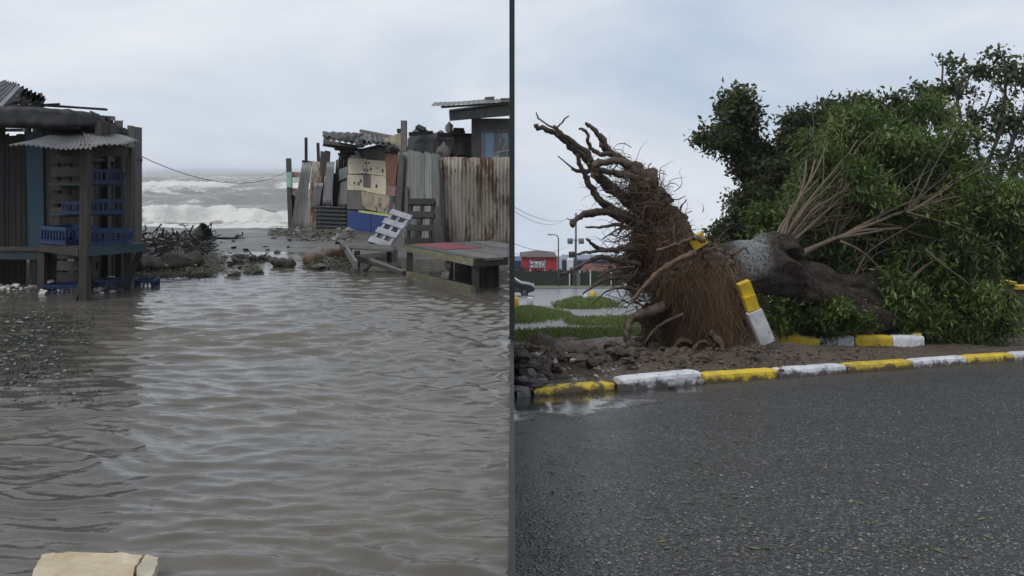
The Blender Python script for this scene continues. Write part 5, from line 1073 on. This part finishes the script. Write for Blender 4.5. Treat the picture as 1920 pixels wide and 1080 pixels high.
# ================================================================== torn verge: clods, stones, broken blocks
def vg(u, v):
    p = RG(u, v)
    for _ in range(4):
        h_ = max(float(verge_h(np.array([p.x]), np.array([p.y]))[0]), 0); p = RG(u, v, h_)
    return p
def clods(name, label, cat, mat, areas, n, size, seed, sub=1, lift=.25):
    rg = random.Random(seed); mb = MB()
    for i in range(n):
        u0, v0, u1, v1 = rg.choice(areas); p = vg(rg.uniform(u0, u1), rg.uniform(v0, v1)); s = size * rg.uniform(.25, 1) ** 1.5
        if p.x < s + .03: p.x = s + .03
        mb.rock((p.x, p.y, p.z + s * lift), (s * rg.uniform(.8, 1.4), s, s * rg.uniform(.5, .9)), rg.random() * 50, sub, .6)
    return stuff(mb.build(name, mat), label, cat)
M['clod'] = plain('dark_wet_clods', (.055, .041, .031), (.12, .092, .068), 8, .75, .8, .03)
clods('clods', 'dark wet clods of earth heaped left of the root plate', 'earth', M['clod'], [(968, 652, 1060, 712), (968, 652, 1060, 690), (1040, 650, 1180, 680), (970, 655, 1120, 690), (1180, 640, 1300, 680), (1150, 660, 1420, 690), (968, 690, 1060, 715)], 420, .16, 1, 2)
clods('earth_crumbs', 'brown crumbs of soil along the verge behind the kerb', 'earth', M['soil'], [(1250, 650, 1470, 695), (1150, 665, 1500, 700), (1430, 655, 1700, 690), (1380, 640, 1460, 690)], 900, .05, 2, 1)
clods('pale_rubble', 'pale sandy rubble in the torn ground behind yellow block', 'rubble', M['rock_pale'], [(1050, 670, 1150, 715), (1060, 680, 1200, 700), (980, 655, 1120, 680)], 170, .05, 3, 1)
for i, (u, v, s, lb, mt) in enumerate([(1005, 672, .16, 'white broken stone chunk on the dark earth heap', 'rock_pale'), (1040, 662, .12, 'pale flat stone on top of the earth heap', 'rock_pale'), (1030, 652, .22, 'black slab of torn asphalt on the earth heap', 'tarp'), (1098, 655, .10, 'small pale stone at the grass edge', 'rock_pale'), (1012, 702, .34, 'brown overturned kerb lump in the torn verge', 'soil'), (975, 722, .2, 'dark jagged stone beside the broken kerb stub', 'rock'), (1045, 712, .13, 'small pale stone behind the yellow kerb block', 'rock_pale'), (1210, 652, .26, 'dark clod of earth under the bent down root', 'clod'), (1000, 660, .2, 'dark clod behind the white stone chunk', 'clod')]):
    p = vg(u, v); mb = MB(); mb.rock((max(p.x, s * 1.1 + .04), p.y, p.z + s * .25), (s, s * .8, s * .6), i + 60, 3, .6); tag(mb.build('stone', M[mt], None, False), lb, 'stone')
o = kerb('kerb_block', vg(985, 700) + Vector((.07, 0, .0)), vg(1040, 694) + Vector((0, .1, .0)), .16, .2, M['wall_brown'], None, 70); tag(o, 'old brown kerb block with traces of yellow half buried in torn verge', 'kerb block')
# pebbles and grit on the road
V = []; Fc = []; rg = random.Random(8); mb = MB(); mb2 = MB()
for i in range(3000):
    v = 1085 - 330 * rg.random() ** 1.1; u = rg.uniform(970, 1920)
    if rg.random() > .25 + .75 * (u - 960) / 960: continue
    p = RG(u, v)
    if p.y > kerb_y(p.x) - .15: continue
    s = rg.uniform(.0035, .009) * (1.7 if rg.random() < .10 else 1); a = rg.uniform(0, 6.3); c_, s_ = math.cos(a), math.sin(a); z = p.z + s * .3; b = mb if rg.random() < .75 else mb2
    b.add([(p.x + s * c_ * 1.3, p.y + s * s_ * 1.3, z), (p.x - s * s_, p.y + s * c_, z), (p.x - s * c_ * 1.2, p.y - s * s_ * 1.2, z), (p.x + s * s_, p.y - s * c_, z), (p.x, p.y, z + s * .9), (p.x, p.y, z - s * .9)], [(0, 1, 4), (1, 2, 4), (2, 3, 4), (3, 0, 4), (1, 0, 5), (2, 1, 5), (3, 2, 5), (0, 3, 5)])
stuff(mb.build('road_grit', M['rock_pale']), 'pale grit and small stones strewn over the wet road', 'grit')
stuff(mb2.build('leaf_scraps', M['wood_lichen']), 'brown plant scraps strewn over the wet road', 'plant scraps')
V = []; VA = []
for i in range(900):                               # leaves torn off and plastered on the wet ground
    if rg.random() < .55: p = vg(rg.uniform(1440, 1900), rg.uniform(640, 690)); p.z += .012
    else:
        p = RG(rg.uniform(985, 1920), 700 + 340 * rg.random() ** 1.7)
        if p.y > kerb_y(p.x) - .12: continue
        p.z += .006
    a = rg.uniform(0, 6.3); L_ = rg.uniform(.03, .09); d = Vector((math.cos(a), math.sin(a), -SL * math.sin(a) + rg.uniform(-.05, .12))) * L_; s_ = Vector((-math.sin(a), math.cos(a), -SL * math.cos(a))) * L_ * .17
    V += [p, p + d * .5 + s_, p + d, p + d * .5 - s_]; VA += [min(1, max(0, rg.gauss(.6, .25)))] * 4
stuff(npmesh('fallen_leaves', [tuple(q) for q in V], np.arange(len(V)).reshape(-1, 4), M['leaf_green'], None, False, {'var': VA}), 'torn green leaves stuck to the wet road and verge', 'leaves')
clods('kerb_soil', 'washed soil lying in the gutter along the kerb', 'earth', M['soil'], [(1000, 738, 1160, 748)], 90, .022, 5, 1, .0)

# ================================================================== lawns
def lawn(name, pts, seed, n, label, hb=.10):
    w_ = [RG(u, v) for u, v in pts]; w_ = [p.lerp(w_[(i + 1) % len(w_)], f_) + Vector((  .5 * noise.noise(Vector((i + f_, seed, 1))), .4 * noise.noise(Vector((i * 1.7 + f_ * 2, seed, 4))), 0)) for i, p in enumerate(w_) for f_ in (0, .34, .67)]
    for p in w_: p.x = max(p.x, .04 if p.y < 22 else -9)
    cxy = sum(w_, Vector()) / len(w_); sheet(name, [(cxy.x + (p.x - cxy.x) * .8, cxy.y + (p.y - cxy.y) * .78) for p in w_], M['turf'], .0)
    g = random.Random(seed); xs_ = [p.x for p in w_]; ys_ = [p.y for p in w_]; V = []; VA = []
    def inside(x, y):
        c = False; k = len(w_)
        for i in range(k):
            a, b = w_[i], w_[i - 1]
            if (a.y > y) != (b.y > y) and x < (b.x - a.x) * (y - a.y) / (b.y - a.y) + a.x: c = not c
        return c
    while len(VA) < n * 4:
        x, y = g.uniform(min(xs_), max(xs_)), g.uniform(min(ys_), max(ys_))
        if not inside(x + g.gauss(0, .22), y + g.gauss(0, .028 * y)): continue
        a = g.uniform(0, 6.3); hh = hb * g.uniform(.4, 1.3); wd = .012 + hh * .09; lx, ly = g.gauss(0, .4) * hh, g.gauss(0, .4) * hh; z = gz(y) - .01; c_, s_ = math.cos(a) * wd, math.sin(a) * wd
        V += [(x - c_, y - s_, z), (x + c_, y + s_, z), (x + lx + c_ * .3, y + ly + s_ * .3, z + hh), (x + lx - c_ * .3, y + ly - s_ * .3, z + hh)]; k = min(1, max(0, g.gauss(.45, .22))); VA += [k] * 4
    stuff(npmesh('grass_blades', V, np.arange(len(V)).reshape(-1, 4), M['grass'], None, False, {'var': VA}), label, 'grass')
lawn('lawn', [(966, 657), (966, 624), (1010, 622), (1110, 618), (1225, 615), (1300, 622), (1300, 640), (1180, 642), (1090, 645), (1030, 650)], 1, 14000, 'bright grass strip behind the torn verge')
lawn('lawn', [(962, 607), (950, 577), (990, 575), (1030, 582), (1072, 590), (1040, 598), (1000, 604)], 2, 9000, 'bright grass patch before the parked car')
lawn('lawn', [(1040, 577), (1070, 566), (1100, 560), (1140, 566), (1152, 573), (1110, 579)], 3, 7000, 'overgrown grass hump around the yellow stump bollard', .22)
lawn('lawn', [(1060, 606), (1100, 597), (1170, 594), (1260, 596), (1250, 606), (1150, 611)], 4, 7000, 'thin worn grass beside the gravel path')
lawn('lawn', [(1400, 606), (1500, 600), (1700, 604), (1700, 628), (1500, 634), (1420, 640)], 5, 9000, 'rank grass shaded under the fallen trunk', .14)
lawn('lawn', [(1445, 690), (1560, 676), (1760, 664), (1760, 672), (1600, 684)], 6, 1200, 'sparse grass tufts on the soil behind the kerb', .04)

# ================================================================== wall at the right, bollards
bw = thing('brown_wall', 'brown rendered wall with yellow coping and yellow foot', 'wall', RG(1910, 625))
yw = 24.2; x0 = (1880 - CX) / F * yw; z0 = gz(yw); hz = (623 - 541) / F * yw
mb = MB(); mb.box((x0 + 5, yw + .15, z0 + hz / 2 - .1), (10, .28, hz + .2)); mb.build('panel', M['wall_brown'], bw)
mb = MB(); mb.box((x0 + 5, yw + .15, z0 + hz + .04), (10.08, .4, .09)); mb.build('coping', M['kerb_yellow'], bw)
mb = MB(); mb.box((x0 + 5, yw + .13, z0 + .06), (10.04, .33, .14)); mb.build('foot', M['kerb_yellow'], bw)
mb = MB(); mb.box((x0 + .12, yw + .15, z0 + hz / 2), (.34, .42, hz + .28)); mb.build('pier', M['wall_brown'], bw)
mb = MB(); mb.box((x0 + .12, yw + .15, z0 + hz + .17), (.44, .5, .08)); mb.build('pier_cap', M['kerb_yellow'], bw)
def bollard(u, v, mat, label, hh, r):
    p = RG(u, v); t = thing('bollard', label, 'bollard', p, 'stump bollards at the car park edge'); mb = MB(); mb.tube([p - Vector((0, 0, .1)), p + Vector((0, 0, hh * .5)), p + Vector((0, 0, hh * .94)), p + Vector((0, 0, hh))], [r, r, r, r * .8], 10, .06, u); mb.build('shaft', mat, t, True)
    mb = MB(); mb.tube([p - Vector((0, 0, .05)), p + Vector((0, 0, .08))], r * 1.25, 10); mb.build('footing', M['concrete'], t, True)
bollard(967, 579, M['kerb_yellow'], 'yellow stump bollard in the grass patch before the parked car', .55, .14)
bollard(994, 574, M['kerb_white'], 'white stump bollard between the yellow one and the path', .45, .16)
bollard(1112, 563, M['kerb_yellow'], 'yellow stump bollard on the overgrown hump', .55, .20)
bollard(1098, 565, M['kerb_white'], 'white stump bollard on the overgrown hump', .4, .16)

# ================================================================== cars
def car(p, paint_col, label, flip=1):
    M1 = plain('car_paint_' + str(int(p.x * 10)), paint_col, tuple(x * .9 for x in paint_col), 2, .25, 0, .0, .3); Mg = plain('car_glass', (.012, .014, .016), rough=.08, bs=0); Mt = plain('tyre_rubber', (.015, .015, .015), rough=.8); Mr = plain('alloy', (.25, .25, .26), rough=.35, metal=.8); Ml = plain('lamp_lens', (.6, .6, .6), rough=.15)
    t = thing('parked_car', label, 'car', p, 'cars in the wet car park', local=True); t.scale = (flip, 1, 1); t.rotation_euler = (0, 0, 0)
    pr = [(-2.1, .35), (-2.15, .75), (-2.0, 1.0), (-1.75, 1.42), (-1.3, 1.52), (-.1, 1.50), (.35, 1.40), (.98, 1.02), (1.75, .90), (2.08, .72), (2.12, .4), (1.75, .28), (-1.75, .28)]
    mb = MB(); k = len(pr); V = []
    for s in (-1, 1):
        for x, z in pr: V.append((x, s * (.86 - max(0, z - .95) * .38), z))
    mb.add(V, [tuple(range(k - 1, -1, -1)), tuple(range(k, 2 * k))] + [(i, (i + 1) % k, (i + 1) % k + k, i + k) for i in range(k)]); o = mb.build('body', M1, t)
    bv = o.modifiers.new('bevel', 'BEVEL'); bv.width = .06; bv.segments = 3; bv.limit_method = 'ANGLE'
    for s in (-1, 1):
        for pts in ([(-1.65, 1.02), (-1.5, 1.38), (-1.2, 1.42), (-.75, 1.42), (-.75, 1.02)], [(-.68, 1.02), (-.68, 1.42), (-.15, 1.41), (.25, 1.31), (.75, 1.02)]):
            mb = MB(); mb.slab([(x, s * (.868 - max(0, z - .95) * .38), z) for x, z in pts], (0, s, .2), .01); mb.build('side_window', Mg, t)
        for x in (-1.3, 1.32):
            mb = MB(); mb.tube([(x, s * .68, .32), (x, s * .89, .32)], .33, 20); w_ = mb.build('wheel', Mt, t); mb = MB(); mb.tube([(x, s * .8, .32), (x, s * .905, .32)], .2, 14); mb.build('rim', Mr, w_)
        mb = MB(); mb.box((2.04, s * .62, .74), (.14, .34, .13)); mb.build('headlight', Ml, t)
        mb = MB(); mb.box((.55, s * .95, 1.06), (.12, .16, .12)); mb.build('mirror', M1, t)
    mb = MB(); mb.slab([(1.02, -.7, 1.03), (1.02, .7, 1.03), (.42, .62, 1.41), (.42, -.62, 1.41)], (.5, 0, .8), .01); mb.build('windscreen', Mg, t)
    mb = MB(); mb.box((2.11, 0, .5), (.06, 1.2, .12)); mb.build('grille', Mt, t)
    return t
p = RG(1002, 553); car(Vector((p.x - 2.1, p.y + .9, gz(p.y + .9))), (.045, .045, .048), 'grey hatchback parked before the red shop')
p = RG(1205, 551); car(Vector((p.x + .6, p.y + .9, gz(p.y + .9))), (.02, .021, .023), 'dark car half hidden behind the root plate', -1)

# ================================================================== shops, poles and fence across the far road
Mred = plain('red_shop_wall', (.58, .03, .05), (.48, .026, .04), .6, .6, .05); Mroof = plain('brown_roof', (.13, .10, .085), (.09, .07, .06), 1, .8, .2); Mwh = plain('white_paint', (.78, .79, .80), (.68, .68, .70), 2, .6, .05); Mblu = plain('blue_cladding', (.02, .04, .14), (.015, .03, .10), 1, .5, .05); Mdk = plain('dark_green_mesh', (.012, .02, .013), (.03, .035, .025), 2.5, .8, .3); Mtile = plain('red_brown_roof_sheet', (.16, .06, .045), (.11, .045, .035), 1.5, .7, .1); Mnavy = plain('navy_lettering', (.012, .02, .09), rough=.5)
def bx(name, u0, u1, v0, v1, y, dep, mat, par):
    a, b = P(u0, v1, y), P(u1, v0, y); mb = MB(); mb.box(((a.x + b.x) / 2, y + dep / 2, (a.z + b.z) / 2), (b.x - a.x, dep, b.z - a.z)); return mb.build(name, mat, par)
YS = 134.0
sh = thing('red_shop', 'red walled shop with low brown hipped roof', 'shop', Vector(((1012 - CX) / F * YS, YS, gz(YS))))
bx('wall', 978, 1044, 481, 538, YS, 7, Mred, sh)
a, b, r_ = P(975, 482, YS - .4), P(1046, 482, YS - .4), P(1020, 470, YS + 3); mb = MB()
c_, d_ = b + Vector((0, 8, 0)), a + Vector((0, 8, 0)); ra, rb = Vector((a.x + 2.4, YS + 3.5, r_.z)), Vector((b.x - 2.4, YS + 3.5, r_.z))
mb.add([a, b, c_, d_, ra, rb], [(0, 1, 5, 4), (1, 2, 5), (2, 3, 4, 5), (3, 0, 4), (3, 2, 1, 0)]); mb.build('roof', Mroof, sh)
bx('door', 984, 992, 512, 537, YS - .05, .2, Mdk, sh)
bx('white_pier', 1044, 1053, 480, 538, YS + .3, 5, Mwh, sh)
sg = thing('shop_sign', 'white framed shop sign lettered HI-LO on two posts', 'sign', Vector(((1008 - CX) / F * 130, 130, gz(130))))
bx('sign_frame', 991.5, 1024.5, 489, 503, 130, .25, Mnavy, sg); bx('sign_panel', 993, 1023, 490.5, 501.5, 129.9, .3, Mwh, sg)
for u in (994, 1022): bx('post', u - 1, u + 1, 488, 537, 130.1, .16, Mwh, sg)
cu = bpy.data.curves.new('lettering', 'FONT'); cu.body = 'HI-LO'; cu.size = .92; cu.align_x = 'CENTER'; cu.align_y = 'CENTER'; cu.extrude = .02; cu.offset = .008
tmp = bpy.data.objects.new('tmp_text', cu); COL.objects.link(tmp); dg = bpy.context.evaluated_depsgraph_get(); me = bpy.data.meshes.new_from_object(tmp.evaluated_get(dg)); bpy.data.objects.remove(tmp)
me.transform(Matrix.Translation(P(1008, 496, 129.86)) @ Matrix.Rotation(R(90), 4, 'X')); me.materials.clear(); me.materials.append(Mnavy); me.name = 'lettering'; lk('lettering', me, sg)
bb = thing('blue_warehouse', 'long low blue clad building behind the far fence', 'building', Vector((14, 150, gz(150))))
bx('wall', 930, 979, 489, 540, 148, 8, Mblu, bb); bx('wall', 1054, 1200, 489, 540, 150, 8, Mblu, bb); bx('parapet', 1054, 1200, 486, 489, 149.8, 8.4, plain('pale_blue_edge', (.2, .25, .34), rough=.5), bb); bx('white_pier', 1064, 1075, 487, 540, 147, 2, Mwh, bb)
mk = thing('market_canopy', 'long red brown canopy roof on thin white posts', 'canopy', Vector((13, 138, gz(138))))
a, b = P(1086, 512, 136), P(1210, 512, 136); mb = MB(); mb.slab([a, b, b + Vector((-1, 4.5, 1.0)), a + Vector((1, 4.5, 1.0))], (0, -.3, 1), .12); mb.build('roof', Mtile, mk)
for u in (1086, 1104, 1108, 1120, 1131, 1150, 1172): bx('post', u - .8, u + .8, 510, 538, 136.2, .12, Mwh, mk)
fn = thing('mesh_fence', 'dark overgrown fence with white posts along the far pavement', 'fence', Vector((9, 128, gz(128))))
for i, u in enumerate(range(960, 1215, 18)): bx('fence_panel', u, u + 18, 507 + (i * 7 % 5), 537, 129.2, .2, Mdk, fn)
for u in (1047, 1068, 1087, 1107, 1146): bx('post', u - 1, u + 1, 507, 539, 128.9, .16, Mwh, fn)
bx('wall_block', 1076, 1088, 512, 538, 128.6, .4, M['concrete'], fn)
leaves('hedge', [(u, 520, 131, 12, 12, .8) for u in range(970, 1200, 14)], 5200, M['leaf_dark'], fn, .5, .6, .1, 30, .5, 77)
def tube_obj(name, pts, r, mat, par, n=8): mb = MB(); mb.tube(pts, r, n); return mb.build(name, mat, par, True)
Yp = 122.0
up = thing('utility_pole', 'utility pole with crossarm and grey transformer cans', 'utility pole', Vector(((1079 - CX) / F * Yp, Yp, gz(Yp))))
tube_obj('pole', [P(1079, 540, Yp), P(1080, 399, Yp)], [.2, .13], M['wood_grey'], up)
beam('crossarm', P(1064, 411, Yp - .2), P(1082, 415, Yp - .2), .14, .14, M['wood_grey'], up); beam('insulator', P(1064, 411, Yp - .2), P(1064, 407, Yp - .2), .12, .12, Mwh, up)
for u in (1069, 1090): tube_obj('transformer', [P(u, 457, Yp - .3), P(u, 447, Yp - .3)], .38, plain('grey_can', (.2, .2, .21), rough=.5), up, 12)
beam('bracket', P(1066, 450, Yp - .1), P(1093, 450, Yp - .1), .14, .1, M['steel'], up); tube_obj('cable_box', [P(1072, 482, Yp - .2), P(1072, 472, Yp - .2)], .42, M['tarp'], up, 10)
lp = thing('street_lamp', 'tall grey street lamp with arm beyond the shop sign', 'street lamp', Vector(((1047 - CX) / F * 118, 118, gz(118))))
tube_obj('pole', [P(1047, 541, 118), P(1047, 446, 118), P(1045, 442, 118), P(1040, 440, 118), P(1031, 440, 118)], [.11, .09, .08, .07, .06], M['concrete'], lp); beam('lamp_head', P(1034, 441, 118), P(1027, 439, 118), .3, .14, M['concrete'], lp)
pb = thing('utility_pole', 'wooden pole standing hidden behind the grey hut', 'utility pole', (-2.0, 40, gz(40)))
tube_obj('pole', [Vector((-2, 40, gz(40))), Vector((-2, 40, 1.5))], .12, M['wood_grey'], pb)
for i, (a, b, sag) in enumerate((((-2, 40, 1.45), P(1064, 407, Yp), 1.6), ((-1.9, 40, 1.30), P(1078, 402, Yp), 1.4), ((-2, 40, -1.0), P(1046, 470, Yp), 1.2), ((-2, 40, -.6), P(1079, 450, Yp), 1.5))):
    a, b = Vector(a), Vector(b); tube_obj('wire', [a.lerp(b, k / 12) - Vector((0, 0, sag * (1 - (2 * k / 12 - 1) ** 2))) for k in range(13)], .016, M['cable'], pb, 4)
# far treeline closing the view behind the buildings (reads as one mass)
DT = [(u, 515 - s_ * .12, y, s_, s_ * .35, 2.2) for u, y, s_ in ((1225, 150, 30), (1275, 158, 34), (1330, 150, 32), (1400, 160, 38), (1480, 155, 36), (1560, 158, 36), (1650, 160, 40), (1760, 158, 40), (1870, 160, 40), (1960, 158, 40))]
o = leaves('distant_treeline', DT, 16000, M['leaf_dark'], None, .6, .6, .1, 30, .7, 90); stuff(o, 'low dark line of trees far beyond the car park', 'trees')
# sea air: thin even haze round the whole place
m, t = newmat('sea_haze'); vo = nd(t, 'ShaderNodeVolumePrincipled', I={'Density': .00035, 'Color': (.93, .95, .97, 1), 'Anisotropy': .1}); oo = nd(t, 'ShaderNodeOutputMaterial'); t.links.new(vo.outputs[0], oo.inputs['Volume'])
mb = MB(); mb.box((-1650, 1780, -10.2), (3800, 3640, 34)); o = mb.build('haze', m); o['kind'] = 'stuff'; tag(o, 'thin pale sea haze softening the horizon', 'haze')
for o in COL.objects:
    if '_w' in o: del o['_w']
